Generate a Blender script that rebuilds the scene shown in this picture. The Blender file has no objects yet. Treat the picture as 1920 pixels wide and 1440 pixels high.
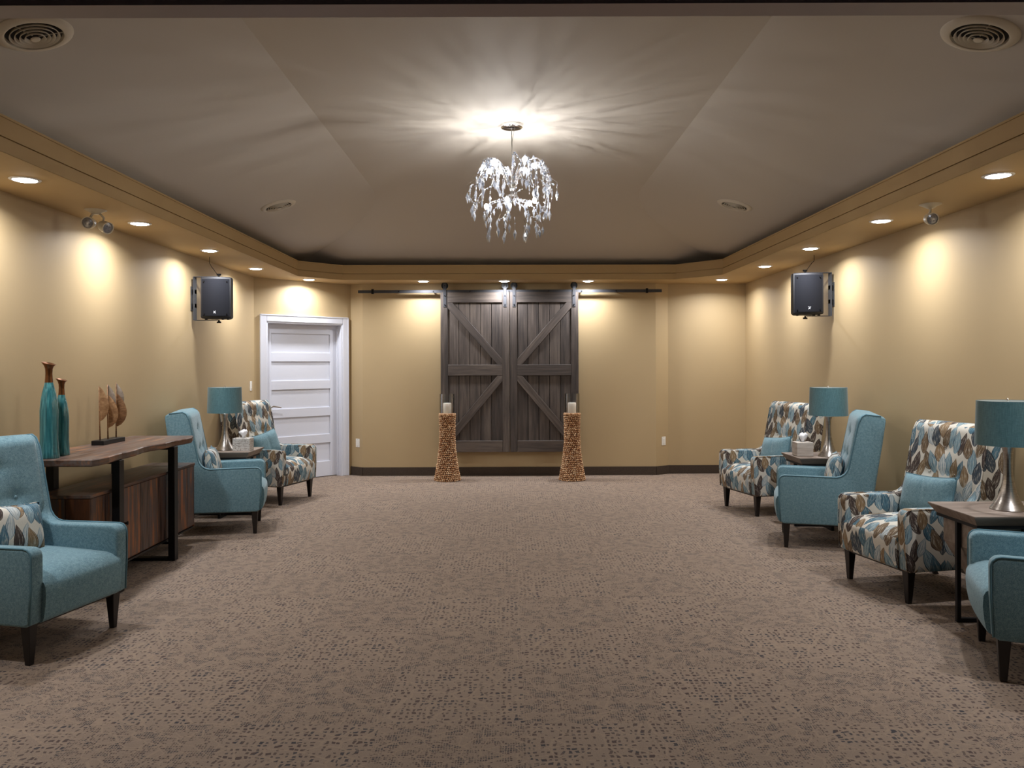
import bpy, bmesh, math, random
from mathutils import Vector, Matrix
PI = math.pi
R = math.radians
C = bpy.context.scene.collection
sc = bpy.context.scene

# ---------------------------------------------------------------- camera, world, exposure
cam_d = bpy.data.cameras.new('camera'); cam = bpy.data.objects.new('camera', cam_d); C.objects.link(cam)
cam.location = (0, 0, 1.5)
cam.rotation_euler = (PI/2, R(0.2), 0)
cam_d.lens = 28.125; cam_d.sensor_width = 36; cam_d.sensor_fit = 'HORIZONTAL'
cam_d.shift_x = 8/1920; cam_d.shift_y = -37/1920
cam_d.clip_start = 0.05; cam_d.clip_end = 60
sc.camera = cam
w = bpy.data.worlds.new('world'); sc.world = w; w.use_nodes = True
w.node_tree.nodes['Background'].inputs[0].default_value = (0.02, 0.025, 0.035, 1)
w.node_tree.nodes['Background'].inputs[1].default_value = 1.0
vs = sc.view_settings
vs.view_transform = 'Standard'; vs.look = 'None'; vs.gamma = 1; vs.use_curve_mapping = False
vs.exposure = 0.0
DOWN_W = 15.5        # watts of each recessed LED downlight
BULB_W = 3.3         # watts of each chandelier capsule bulb
DOWN_COL = (0.95, 0.965, 1.0)

# ---------------------------------------------------------------- material helpers
def srgb(r, g, b):
    f = lambda c: (c/255)/12.92 if c/255 <= 0.04045 else (((c/255)+0.055)/1.055)**2.4
    return (f(r), f(g), f(b), 1)

class NT:
    """small node builder"""
    def __init__(s, tree): s.t = tree; s.n = tree.nodes; s.l = tree.links
    def new(s, kind, **kw):
        n = s.n.new(kind)
        for k, v in kw.items(): setattr(n, k, v)
        return n
    def put(s, sock, v):
        if isinstance(v, bpy.types.NodeSocket): s.l.new(v, sock)
        elif v is not None: sock.default_value = v
    def m(s, op, a, b=None, c=None, clamp=False):
        n = s.new('ShaderNodeMath', operation=op, use_clamp=clamp)
        s.put(n.inputs[0], a); s.put(n.inputs[1], b); s.put(n.inputs[2], c)
        return n.outputs[0]
    def mix(s, fac, a, b, mode='MIX'):
        n = s.new('ShaderNodeMix', data_type='RGBA', blend_type=mode)
        s.put(n.inputs['Factor'], fac); s.put(n.inputs[6], a); s.put(n.inputs[7], b)
        return n.outputs[2]
    def noise(s, vec, scale, detail=2, rough=0.5, w=None):
        n = s.new('ShaderNodeTexNoise'); s.put(n.inputs['Vector'], vec)
        n.inputs['Scale'].default_value = scale; n.inputs['Detail'].default_value = detail
        n.inputs['Roughness'].default_value = rough
        return n.outputs['Fac']
    def map(s, vec, scale=(1,1,1), loc=(0,0,0), rot=(0,0,0)):
        n = s.new('ShaderNodeMapping'); s.put(n.inputs['Vector'], vec)
        n.inputs['Scale'].default_value = scale; s.put(n.inputs['Location'], loc); n.inputs['Rotation'].default_value = rot
        return n.outputs[0]
    def ramp(s, fac, stops, interp='LINEAR'):
        n = s.new('ShaderNodeValToRGB'); s.put(n.inputs[0], fac); cr = n.color_ramp; cr.interpolation = interp
        while len(cr.elements) < len(stops): cr.elements.new(0.5)
        for e, (p, c) in zip(cr.elements, stops): e.position = p; e.color = c
        return n.outputs[0]
    def bump(s, h, strength=0.3, dist=0.01):
        n = s.new('ShaderNodeBump'); n.inputs['Strength'].default_value = strength; n.inputs['Distance'].default_value = dist
        s.put(n.inputs['Height'], h); return n.outputs[0]

def base(name, color=(0.5,0.5,0.5,1), rough=0.6, metal=0.0, **kw):
    m = bpy.data.materials.new(name); m.use_nodes = True
    nt = NT(m.node_tree); b = nt.n['Principled BSDF']
    b.inputs['Base Color'].default_value = color; b.inputs['Roughness'].default_value = rough; b.inputs['Metallic'].default_value = metal
    for k, v in kw.items(): b.inputs[k].default_value = v
    return m, nt, b

def plain(name, color, rough=0.6, metal=0.0, var=0.08, scale=30, bump=0.0, **kw):
    m, nt, b = base(name, color, rough, metal, **kw)
    tc = nt.new('ShaderNodeTexCoord').outputs['Object']
    n = nt.noise(tc, scale, 3)
    dark = tuple(c*(1-var) for c in color[:3])+(1,); light = tuple(min(1, c*(1+var)) for c in color[:3])+(1,)
    nt.put(b.inputs['Base Color'], nt.mix(n, dark, light))
    if bump: nt.put(b.inputs['Normal'], nt.bump(n, bump, 0.002))
    return m

def wood(name, cols, grain=(1,1,14), rough=0.6, scale=6, knots=True, bumpk=0.25, con=1.0):
    """grain runs along the axis with the smallest scale"""
    m, nt, b = base(name, cols[0], rough)
    tc = nt.new('ShaderNodeTexCoord').outputs['Object']
    oi = nt.new('ShaderNodeObjectInfo').outputs['Random']
    off = nt.m('MULTIPLY', oi, 37.0)
    cx = nt.new('ShaderNodeCombineXYZ'); nt.put(cx.inputs[0], off); nt.put(cx.inputs[1], off); nt.put(cx.inputs[2], off)
    v = nt.map(tc, grain, cx.outputs[0])
    n1 = nt.noise(v, scale, 6, 0.65); n2 = nt.noise(v, scale*0.25, 2)
    n3 = nt.noise(v, scale*4, 3, 0.7)
    a = nt.m('ADD', nt.m('MULTIPLY', n1, 0.6), nt.m('MULTIPLY', n2, 0.4))
    a = nt.m('ADD', nt.m('ADD', nt.m('MULTIPLY', nt.m('SUBTRACT', a, 0.5), con), 0.5), nt.m('MULTIPLY', nt.m('SUBTRACT', oi, 0.5), 0.16*con))
    stops = [(0.32 + 0.36*i/(len(cols)-1), c) for i, c in enumerate(cols)]
    col = nt.ramp(a, stops)
    col = nt.mix(nt.m('MULTIPLY', nt.m('GREATER_THAN', n3, 0.6), 0.25), col, tuple(c*0.5 for c in cols[0][:3])+(1,))
    nt.put(b.inputs['Base Color'], col)
    nt.put(b.inputs['Normal'], nt.bump(n1, bumpk, 0.004))
    return m

M = {}
M['wall'] = plain('wall_paint', srgb(180,157,119), 0.62, var=0.015, scale=3)
M['soffit'] = plain('soffit_paint', srgb(180,153,110), 0.7, var=0.015, scale=3)
M['ceiling'] = plain('ceiling_paint', srgb(188,180,170), 0.75, var=0.012, scale=2)
M['header'] = plain('header_paint', srgb(176,166,170), 0.5, var=0.03)
M['hall'] = plain('hall_paint', srgb(90,90,100), 0.8, var=0.03)
M['white'] = plain('white_paint', srgb(216,218,228), 0.35, var=0.01)
M['plate'] = plain('white_plastic', srgb(235,232,225), 0.35, var=0.01)
M['screw'] = plain('screw_grey', srgb(150,150,150), 0.4, var=0.02)
M['black_metal'] = plain('black_metal', srgb(38,38,40), 0.42, 0.6, var=0.12, scale=60)
M['steel_dark'] = plain('dark_steel', srgb(62,63,68), 0.6, 0.3, var=0.1, scale=60)
M['bolt'] = plain('bolt_black', srgb(20,20,22), 0.4, 0.6)
M['leg'] = plain('espresso_leg', srgb(24,18,17), 0.35, var=0.1)
M['chrome'] = plain('chrome', (0.85,0.86,0.88,1), 0.08, 1.0, var=0.02)
M['nickel'] = None
M['vent'] = plain('vent_cream', srgb(206,197,182), 0.55, var=0.03)
M['vent_dark'] = plain('vent_duct_dark', srgb(26,20,18), 0.8)
M['spot_white'] = plain('spot_cream', srgb(205,196,178), 0.4, var=0.03)
M['lens_grey'] = plain('lens_glass_grey', srgb(150,152,162), 0.2, 0.4, var=0.4, scale=120)
M['speaker'] = plain('speaker_plastic', srgb(24,24,28), 0.6, var=0.08, scale=200, bump=0.1)
M['grille'] = plain('speaker_grille', srgb(19,20,26), 0.85, 0.0, var=0.2, scale=900, bump=0.3, **{'Specular IOR Level': 0.2})
M['candle'] = plain('candle_wax', srgb(236,230,218), 0.5, var=0.02, **{'Subsurface Weight': 0.15})
M['wick'] = plain('wick', srgb(60,50,40), 0.9)
M['copper'] = plain('copper_glaze', srgb(120,78,48), 0.28, 0.75, var=0.4, scale=40)
M['tissue'] = plain('tissue_paper', srgb(240,238,240), 0.9, var=0.02)
M['slot'] = plain('slot_dark', srgb(40,34,30), 0.9)
M['lining'] = plain('shade_lining', srgb(215,222,220), 0.8, var=0.02)
M['cord'] = plain('white_cord', srgb(225,222,210), 0.5, var=0.02)
M['cable_grey'] = plain('grey_cable', srgb(150,145,138), 0.4, 0.5, var=0.02)

def emit(name, col, s):
    m = bpy.data.materials.new(name); m.use_nodes = True; nt = NT(m.node_tree)
    nt.n.remove(nt.n['Principled BSDF']); e = nt.new('ShaderNodeEmission')
    e.inputs[0].default_value = col; e.inputs[1].default_value = s
    nt.l.new(e.outputs[0], nt.n['Material Output'].inputs[0]); return m
M['led'] = emit('led_diffuser', (0.93,0.97,1,1), 40)
def bulb_mat():
    m = emit('halogen_glow', (0.97,0.98,1,1), 60); nt = NT(m.node_tree); out = nt.n['Material Output']; e = out.inputs[0].links[0].from_socket
    tr = nt.new('ShaderNodeBsdfTransparent'); a = nt.new('ShaderNodeAddShader'); nt.l.new(e, a.inputs[0]); nt.l.new(tr.outputs[0], a.inputs[1]); nt.l.new(a.outputs[0], out.inputs[0])
    return m
M['bulb'] = bulb_mat()

def nickel():
    m, nt, b = base('brushed_nickel', srgb(196,190,184), 0.3, 1.0)
    tc = nt.new('ShaderNodeTexCoord').outputs['Object']
    n = nt.noise(nt.map(tc, (3,3,220)), 6, 3)
    nt.put(b.inputs['Base Color'], nt.ramp(n, [(0.3, srgb(150,142,134)), (0.7, srgb(205,200,196))]))
    nt.put(b.inputs['Roughness'], nt.m('ADD', nt.m('MULTIPLY', n, 0.15), 0.22))
    return m
M['nickel'] = nickel()

def glass(name, tint=(0.9,0.93,0.95,1), clear=0.75, base_gl=0.06, ior=1.45):
    m = bpy.data.materials.new(name); m.use_nodes = True; nt = NT(m.node_tree)
    nt.n.remove(nt.n['Principled BSDF'])
    tr = nt.new('ShaderNodeBsdfTransparent'); tr.inputs[0].default_value = tint
    gl = nt.new('ShaderNodeBsdfGlossy'); gl.inputs['Roughness'].default_value = 0.04; gl.inputs[0].default_value = (1,1,1,1)
    fr = nt.new('ShaderNodeFresnel'); fr.inputs[0].default_value = ior
    mx = nt.new('ShaderNodeMixShader')
    nt.put(mx.inputs[0], nt.m('ADD', nt.m('MULTIPLY', fr.outputs[0], clear), base_gl, clamp=True))
    nt.l.new(tr.outputs[0], mx.inputs[1]); nt.l.new(gl.outputs[0], mx.inputs[2])
    nt.l.new(mx.outputs[0], nt.n['Material Output'].inputs[0]); return m
M['glass'] = glass('clear_glass', (0.975,0.98,0.98,1), clear=0.8, base_gl=0.01)
def crystal():
    m = glass('cut_crystal', (0.45,0.48,0.54,1), clear=1.0, base_gl=0.22)
    nt = NT(m.node_tree); out = nt.n['Material Output']; prev = out.inputs[0].links[0].from_socket
    tl = nt.new('ShaderNodeBsdfTranslucent'); tl.inputs[0].default_value = (0.9,0.93,1,1); df = nt.new('ShaderNodeBsdfDiffuse'); df.inputs[0].default_value = (0.9,0.93,1,1)
    a = nt.new('ShaderNodeMixShader'); a.inputs[0].default_value = 0.5; nt.l.new(tl.outputs[0], a.inputs[1]); nt.l.new(df.outputs[0], a.inputs[2])
    b = nt.new('ShaderNodeMixShader'); b.inputs[0].default_value = 0.13; nt.l.new(prev, b.inputs[1]); nt.l.new(a.outputs[0], b.inputs[2])
    nt.l.new(b.outputs[0], out.inputs[0]); return m
M['crystal'] = crystal()

def blue_fabric():
    m, nt, b = base('blue_tweed', srgb(100,150,165), 0.95)
    tc = nt.new('ShaderNodeTexCoord').outputs['Object']
    n1 = nt.noise(tc, 330, 4, 0.75); n2 = nt.noise(tc, 70, 3); n3 = nt.noise(tc, 5, 2)
    a = nt.m('ADD', nt.m('MULTIPLY', n1, 0.8), nt.m('MULTIPLY', n2, 0.2))
    col = nt.ramp(a, [(0.38, srgb(74,106,118)), (0.5, srgb(108,144,156)), (0.62, srgb(148,178,187))])
    col = nt.mix(nt.m('MULTIPLY', n3, 0.15), col, srgb(80,125,140))
    nt.put(b.inputs['Base Color'], col); nt.put(b.inputs['Normal'], nt.bump(n1, 0.35, 0.002))
    b.inputs['Sheen Weight'].default_value = 0.25; b.inputs['Sheen Roughness'].default_value = 0.4
    return m
M['blue'] = blue_fabric()
M['piping'] = plain('blue_piping', srgb(88,126,140), 0.9, var=0.1, scale=120)
M['shade'] = None
def shade_mat():
    m, nt, b = base('teal_silk_shade', srgb(62,120,130), 0.55)
    tc = nt.new('ShaderNodeTexCoord').outputs['Object']
    n1 = nt.noise(nt.map(tc, (1,1,9)), 60, 3); n2 = nt.noise(nt.map(tc, (9,9,0.8)), 26, 3)
    a = nt.m('ADD', nt.m('MULTIPLY', n1, 0.5), nt.m('MULTIPLY', n2, 0.5))
    nt.put(b.inputs['Base Color'], nt.ramp(a, [(0.35, srgb(64,104,113)), (0.65, srgb(92,133,141))]))
    b.inputs['Sheen Weight'].default_value = 0.3
    return m
M['shade'] = shade_mat()

def leaf_fabric():
    """cream cloth printed with drawn leaves; two staggered layers of leaf cells on the UV map (metres)"""
    m, nt, b = base('leaf_print_fabric', srgb(215,210,198), 0.9)
    uvn = nt.new('ShaderNodeTexCoord').outputs['UV']
    warp = nt.new('ShaderNodeTexNoise'); nt.put(warp.inputs['Vector'], uvn); warp.inputs['Scale'].default_value = 14; warp.inputs['Detail'].default_value = 1
    wv = nt.new('ShaderNodeVectorMath', operation='MULTIPLY_ADD')
    nt.put(wv.inputs[0], warp.outputs['Color']); wv.inputs[1].default_value = (0.016,0.016,0); nt.put(wv.inputs[2], uvn)
    uv = wv.outputs[0]
    fine = nt.noise(nt.map(uvn, (1,1,1)), 170, 3, 0.7)
    cream = nt.mix(fine, srgb(196,190,176), srgb(226,222,212))
    out = cream
    CX, CY = 0.098, 0.176
    def layer(under, ox, oy, seed):
        s = nt.new('ShaderNodeSeparateXYZ'); nt.put(s.inputs[0], uv)
        x = nt.m('ADD', s.outputs[0], 5+ox); y = nt.m('ADD', s.outputs[1], 5+oy)
        u = nt.m('DIVIDE', x, CX); col = nt.m('FLOOR', u)
        wn0 = nt.new('ShaderNodeTexWhiteNoise', noise_dimensions='1D'); nt.put(wn0.inputs['W'], nt.m('ADD', col, seed))
        v = nt.m('ADD', nt.m('DIVIDE', y, CY), nt.m('ADD', nt.m('MULTIPLY', nt.m('MODULO', col, 2.0), 0.37), nt.m('MULTIPLY', wn0.outputs[0], 0.8)))
        row = nt.m('FLOOR', v)
        px = nt.m('MULTIPLY', nt.m('SUBTRACT', nt.m('FRACT', u), 0.5), CX)
        py = nt.m('MULTIPLY', nt.m('SUBTRACT', nt.m('FRACT', v), 0.5), CY)
        cc = nt.new('ShaderNodeCombineXYZ'); nt.put(cc.inputs[0], col); nt.put(cc.inputs[1], row); cc.inputs[2].default_value = seed
        wn = nt.new('ShaderNodeTexWhiteNoise', noise_dimensions='3D'); nt.put(wn.inputs['Vector'], cc.outputs[0])
        sp = nt.new('ShaderNodeSeparateXYZ'); nt.put(sp.inputs[0], wn.outputs['Color'])
        r1, r2, r3 = sp.outputs
        ang = nt.m('MULTIPLY', nt.m('SUBTRACT', r1, 0.5), 0.95)
        ca = nt.m('COSINE', ang); sa = nt.m('SINE', ang)
        qx = nt.m('SUBTRACT', nt.m('MULTIPLY', px, ca), nt.m('MULTIPLY', py, sa))
        qy = nt.m('ADD', nt.m('MULTIPLY', px, sa), nt.m('MULTIPLY', py, ca))
        L = nt.m('ADD', nt.m('MULTIPLY', r3, 0.04), 0.132)
        t = nt.m('ADD', nt.m('DIVIDE', qy, L), 0.5)                       # 0..1 along the leaf
        tt = nt.m('POWER', nt.m('MAXIMUM', nt.m('MINIMUM', t, 1.0), 0.0001), 0.78)
        wd = nt.m('MULTIPLY', nt.m('POWER', nt.m('MAXIMUM', nt.m('SINE', nt.m('MULTIPLY', tt, PI)), 0.0001), 0.9), nt.m('ADD', nt.m('MULTIPLY', r1, 0.012), 0.029))
        dn = nt.m('DIVIDE', qx, wd); d = nt.m('ABSOLUTE', dn)
        inside = nt.m('MULTIPLY', nt.m('LESS_THAN', d, 1.0), nt.m('LESS_THAN', nt.m('ABSOLUTE', nt.m('SUBTRACT', t, 0.5)), 0.49))
        kind = nt.m('FRACT', nt.m('ADD', nt.m('MULTIPLY', r2, 7.31), r3))
        body = nt.ramp(kind, [(0, srgb(84,120,136)), (0.17, srgb(80,66,60)), (0.32, srgb(146,122,92)), (0.46, srgb(190,196,196)),
                              (0.63, srgb(74,84,94)), (0.73, srgb(142,168,178)), (0.88, srgb(122,102,78))], 'CONSTANT')
        line = nt.ramp(kind, [(0, srgb(38,66,86)), (0.17, srgb(42,34,34)), (0.32, srgb(100,78,54)), (0.46, srgb(70,108,126)),
                              (0.63, srgb(26,30,38)), (0.73, srgb(44,76,96)), (0.88, srgb(66,50,40))], 'CONSTANT')
        pale = srgb(214,208,192)
        # streaks that follow the leaf outline
        sv = nt.new('ShaderNodeCombineXYZ'); nt.put(sv.inputs[0], nt.m('MULTIPLY', dn, 2.6)); nt.put(sv.inputs[1], nt.m('MULTIPLY', t, 1.6)); nt.put(sv.inputs[2], nt.m('MULTIPLY', r2, 31))
        st = nt.noise(sv.outputs[0], 2.2, 3, 0.6)
        c = nt.mix(nt.m('MULTIPLY', nt.m('GREATER_THAN', st, 0.58), 0.5), body, pale)
        c = nt.mix(nt.m('MULTIPLY', nt.m('LESS_THAN', st, 0.42), 0.55), c, line)
        vein = nt.m('LESS_THAN', nt.m('ABSOLUTE', nt.m('SUBTRACT', nt.m('FRACT', nt.m('ADD', nt.m('MULTIPLY', dn, 1.7), 0.5)), 0.5)), 0.07)
        c = nt.mix(nt.m('MULTIPLY', vein, 0.8), c, line)
        c = nt.mix(nt.m('GREATER_THAN', d, 0.86), c, line)
        return nt.mix(inside, under, c)
    out = layer(out, 0.0, 0.0, 3.0)
    out = layer(out, CX*0.5, CY*0.27, 11.0)
    nt.put(b.inputs['Base Color'], out); nt.put(b.inputs['Normal'], nt.bump(fine, 0.2, 0.001))
    return m
M['leafy'] = leaf_fabric()

def carpet(name, coarse, rot):
    m, nt, b = base(name, srgb(128,110,94), 0.97)
    tc = nt.new('ShaderNodeTexCoord').outputs['Object']
    oi = nt.new('ShaderNodeObjectInfo').outputs['Random']
    cx = nt.new('ShaderNodeCombineXYZ'); nt.put(cx.inputs[0], nt.m('MULTIPLY', oi, 9.0)); nt.put(cx.inputs[1], nt.m('MULTIPLY', oi, 5.0))
    v = nt.map(tc, (1,1,1), cx.outputs[0], (0,0,rot))
    s = nt.new('ShaderNodeSeparateXYZ'); nt.put(s.inputs[0], v)
    GX, GY = (0.026, 0.030) if coarse else (0.0105, 0.0135)
    wob = nt.m('MULTIPLY', nt.m('SUBTRACT', nt.noise(v, 22, 1), 0.5), 0.03 if coarse else 0.008)
    x = nt.m('DIVIDE', nt.m('ADD', s.outputs[0], nt.m('ADD', wob, 7)), GX); y = nt.m('DIVIDE', nt.m('ADD', nt.m('ADD', s.outputs[1], 7), wob), GY)
    cc = nt.new('ShaderNodeCombineXYZ'); nt.put(cc.inputs[0], nt.m('FLOOR', x)); nt.put(cc.inputs[1], nt.m('FLOOR', y)); nt.put(cc.inputs[2], oi)
    wn = nt.new('ShaderNodeTexWhiteNoise', noise_dimensions='3D'); nt.put(wn.inputs['Vector'], cc.outputs[0])
    sp = nt.new('ShaderNodeSeparateXYZ'); nt.put(sp.inputs[0], wn.outputs['Color']); r1, r2, r3 = sp.outputs
    jit = 0.34 if coarse else 0.16
    fx = nt.m('ABSOLUTE', nt.m('SUBTRACT', nt.m('FRACT', x), nt.m('ADD', nt.m('MULTIPLY', r2, jit), 0.5-jit/2))); fy = nt.m('ABSOLUTE', nt.m('SUBTRACT', nt.m('FRACT', y), nt.m('ADD', nt.m('MULTIPLY', r3, jit), 0.5-jit/2)))
    hx = nt.m('ADD', nt.m('MULTIPLY', r1, 0.22), 0.14 if coarse else 0.22); hy = nt.m('ADD', nt.m('MULTIPLY', r2, 0.24), 0.16 if coarse else 0.18)
    spot = nt.m('MULTIPLY', nt.m('LESS_THAN', fx, hx), nt.m('LESS_THAN', fy, hy))
    blotch = nt.noise(v, 9 if coarse else 14, 2)
    if coarse: on = nt.m('LESS_THAN', r3, nt.m('ADD', nt.m('MULTIPLY', blotch, 1.3), 0.16))
    else: on = nt.m('LESS_THAN', r3, nt.m('MULTIPLY', nt.m('SUBTRACT', blotch, 0.37), 4.6))
    spot = nt.m('MULTIPLY', spot, on)
    # pale meandering threads that break the dashes
    vo = nt.new('ShaderNodeTexVoronoi', feature='DISTANCE_TO_EDGE'); nt.put(vo.inputs['Vector'], nt.map(tc, (1.0,1.6,1), cx.outputs[0], (0,0,0.5))); vo.inputs['Scale'].default_value = 7 if coarse else 11
    thread = nt.m('LESS_THAN', vo.outputs['Distance'], 0.035)
    spot = nt.m('MULTIPLY', spot, nt.m('SUBTRACT', 1.0, nt.m('MULTIPLY', thread, 0.85)))
    big = nt.noise(v, 5, 2)
    dark = nt.mix(nt.m('GREATER_THAN', blotch, 0.56), srgb(82,66,62), srgb(58,56,62))
    # ribbed loops
    rib = nt.m('SINE', nt.m('MULTIPLY', s.outputs[0], 2*PI/0.0052)); loop = nt.noise(nt.map(v, (1,0.45,1)), 420, 2, 0.6)
    col = nt.mix(loop, srgb(112,96,84), srgb(172,152,134))
    col = nt.mix(nt.m('MULTIPLY', nt.m('ADD', nt.m('MULTIPLY', rib, 0.5), 0.5), 0.22 if not coarse else 0.12), col, srgb(112,92,76))
    col = nt.mix(nt.m('MULTIPLY', thread, 0.3), col, srgb(168,146,124))
    col = nt.mix(nt.m('MULTIPLY', spot, nt.m('ADD', nt.m('MULTIPLY', r1, 0.25), 0.72)), col, dark)
    nt.put(b.inputs['Base Color'], col)
    h = nt.m('SUBTRACT', nt.m('ADD', nt.m('MULTIPLY', loop, 0.6), nt.m('MULTIPLY', rib, 0.15)), nt.m('MULTIPLY', spot, 0.3))
    nt.put(b.inputs['Normal'], nt.bump(h, 0.35, 0.003))
    return m
M['carpet_a'] = carpet('carpet_coarse_dash', True, 0.0)
M['carpet_b'] = carpet('carpet_fine_dash', False, 0.0)
M['base'] = plain('carpet_base_strip', srgb(66,54,44), 0.95, var=0.35, scale=60)
M['sub'] = plain('subfloor', srgb(95,82,70), 0.95, var=0.05)

M['barn'] = wood('barn_wood', [srgb(50,44,42), srgb(76,67,62), srgb(104,93,85)], (9,9,0.7), 0.6, 4)
M['barn_h'] = wood('barn_wood_cross', [srgb(50,44,42), srgb(76,67,62), srgb(104,93,85)], (0.7,9,9), 0.6, 4)
M['recl'] = wood('reclaimed_wood_upright', [srgb(40,27,24), srgb(88,60,44), srgb(72,66,68), srgb(98,68,50), srgb(142,86,48)], (8,8,0.9), 0.4, 4, con=1.7)
M['recl_top'] = wood('reclaimed_wood_slab', [srgb(60,40,32), srgb(100,70,54), srgb(94,84,80), srgb(142,98,70)], (7,0.8,7), 0.36, 4, con=1.5)
M['recl_end'] = wood('reclaimed_wood_amber', [srgb(54,28,14), srgb(92,50,22), srgb(120,66,28)], (9,9,1.0), 0.45, 4)
M['grey_wood'] = wood('weathered_table_wood', [srgb(104,88,78), srgb(134,118,106), srgb(160,146,134)], (1.2,8,8), 0.55, 3)
M['box_wood'] = wood('whitewashed_box_wood', [srgb(150,138,130), srgb(184,172,162), srgb(206,198,190)], (1.5,1.5,14), 0.6, 5)
M['leaf_wood'] = wood('carved_leaf_wood', [srgb(112,76,46), srgb(150,110,72), srgb(180,142,100)], (6,6,12), 0.6, 8)
M['leaf_grey'] = wood('carved_leaf_grey', [srgb(128,116,104), srgb(150,136,122), srgb(170,156,140)], (6,6,12), 0.6, 8)

def marble_box():
    m, nt, b = base('swirled_box_wood', srgb(200,196,192), 0.5)
    tc = nt.new('ShaderNodeTexCoord').outputs['Object']
    n = nt.noise(nt.map(tc, (4,4,14)), 3.0, 3, 0.6)
    r = nt.m('SINE', nt.m('MULTIPLY', n, 42.0))
    nt.put(b.inputs['Base Color'], nt.ramp(r, [(0.1, srgb(208,204,200)), (0.55, srgb(190,184,178)), (0.9, srgb(140,132,126))]))
    return m
M['swirl'] = marble_box()
def vase_mat():
    m, nt, b = base('turquoise_glaze', srgb(58,112,116), 0.12)
    tc = nt.new('ShaderNodeTexCoord').outputs['Object']
    n = nt.noise(nt.map(tc, (30,30,1.5)), 3, 4); n2 = nt.noise(tc, 45, 2)
    nt.put(b.inputs['Base Color'], nt.ramp(n, [(0.3, srgb(36,84,90)), (0.5, srgb(56,116,122)), (0.7, srgb(88,150,152))]))
    nt.put(b.inputs['Normal'], nt.bump(n2, 0.35, 0.004)); b.inputs['Coat Weight'].default_value = 0.6
    return m
M['vase'] = vase_mat()
def wicker_mat():
    m, nt, b = base('water_hyacinth_weave', srgb(170,120,72), 0.7)
    tc = nt.new('ShaderNodeTexCoord').outputs['Object']
    vo = nt.new('ShaderNodeTexVoronoi'); nt.put(vo.inputs['Vector'], tc); vo.inputs['Scale'].default_value = 75
    s = nt.new('ShaderNodeSeparateXYZ'); nt.put(s.inputs[0], vo.outputs['Color'])
    n = nt.noise(tc, 12, 2)
    nt.put(b.inputs['Base Color'], nt.ramp(nt.m('ADD', nt.m('MULTIPLY', s.outputs[0], 0.75), nt.m('MULTIPLY', n, 0.25)), [(0.1, srgb(112,66,38)), (0.35, srgb(176,124,80)), (0.6, srgb(212,168,122)), (0.85, srgb(240,210,172))]))
    nt.put(b.inputs['Normal'], nt.bump(nt.noise(tc, 200, 2), 0.4, 0.002))
    return m
M['wicker'] = wicker_mat()
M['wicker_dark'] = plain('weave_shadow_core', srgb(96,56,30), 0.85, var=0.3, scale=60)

# ---------------------------------------------------------------- mesh helpers
def boxuv(me):
    uvl = me.uv_layers.new(name='uv')
    for p in me.polygons:
        n = p.normal; a = (abs(n.x), abs(n.y), abs(n.z)); k = a.index(max(a))
        for li in p.loop_indices:
            c = me.vertices[me.loops[li].vertex_index].co
            if k == 0: uv = (c.y + 1.7, c.z)
            elif k == 1: uv = (c.x, c.z)
            else: uv = (c.x, c.y - 0.36 + 0.44)
            uvl.data[li].uv = uv
def mk(name, bm, mat, parent=None, smooth=False, kind=None, uv=False, loc=None, rot=None):
    me = bpy.data.meshes.new(name); bm.normal_update(); bm.to_mesh(me); bm.free()
    mats = mat if isinstance(mat, (list, tuple)) else [mat]
    for m_ in mats: me.materials.append(m_)
    if smooth:
        for p in me.polygons: p.use_smooth = True
        if smooth != True:
            try: me.set_sharp_from_angle(angle=R(smooth))
            except Exception: pass
    if uv: boxuv(me)
    o = bpy.data.objects.new(name, me); C.objects.link(o)
    if parent: o.parent = parent
    if loc: o.location = loc
    if rot: o.rotation_euler = rot
    if kind: o['kind'] = kind
    return o
def thing(name, label, cat, loc=(0,0,0), rz=0.0, group=None):
    o = bpy.data.objects.new(name, None); C.objects.link(o); o.empty_display_size = 0.1
    o.location = loc; o.rotation_euler = (0,0,rz); o['label'] = label; o['category'] = cat
    if group: o['group'] = group
    return o
def tag(o, label, cat, group=None):
    o['label'] = label; o['category'] = cat
    if group: o['group'] = group
    return o
def struct(name, bm, mat, parent=None, **kw): return mk(name, bm, mat, parent, kind='structure', **kw)

def abox(bm, x0, x1, y0, y1, z0, z1, mtx=None, bev=0.0, seg=1, mi=0):
    m = Matrix.Translation(((x0+x1)/2, (y0+y1)/2, (z0+z1)/2)) @ Matrix.Diagonal((abs(x1-x0), abs(y1-y0), abs(z1-z0), 1))
    r = bmesh.ops.create_cube(bm, size=1, matrix=m); vv = r['verts']
    if bev:
        es = list({e for v in vv for e in v.link_edges})
        rr = bmesh.ops.bevel(bm, geom=es, offset=bev, segments=seg, profile=0.5, affect='EDGES', clamp_overlap=True)
        vv = list({v for f in rr['faces'] for v in f.verts} | {v for v in vv if v.is_valid})
    if mtx is not None:
        # bevel keeps every vertex of this piece connected; collect the island
        seen = set(vv); st = list(vv)
        while st:
            v = st.pop()
            for e in v.link_edges:
                o = e.other_vert(v)
                if o not in seen: seen.add(o); st.append(o)
        bmesh.ops.transform(bm, matrix=mtx, verts=list(seen)); vv = list(seen)
    if mi:
        for f in {f for v in vv for f in v.link_faces}: f.material_index = mi
    return vv
def box(x0, x1, y0, y1, z0, z1, bev=0.0, seg=1, mtx=None):
    bm = bmesh.new(); abox(bm, x0, x1, y0, y1, z0, z1, mtx, bev, seg); return bm
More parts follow.
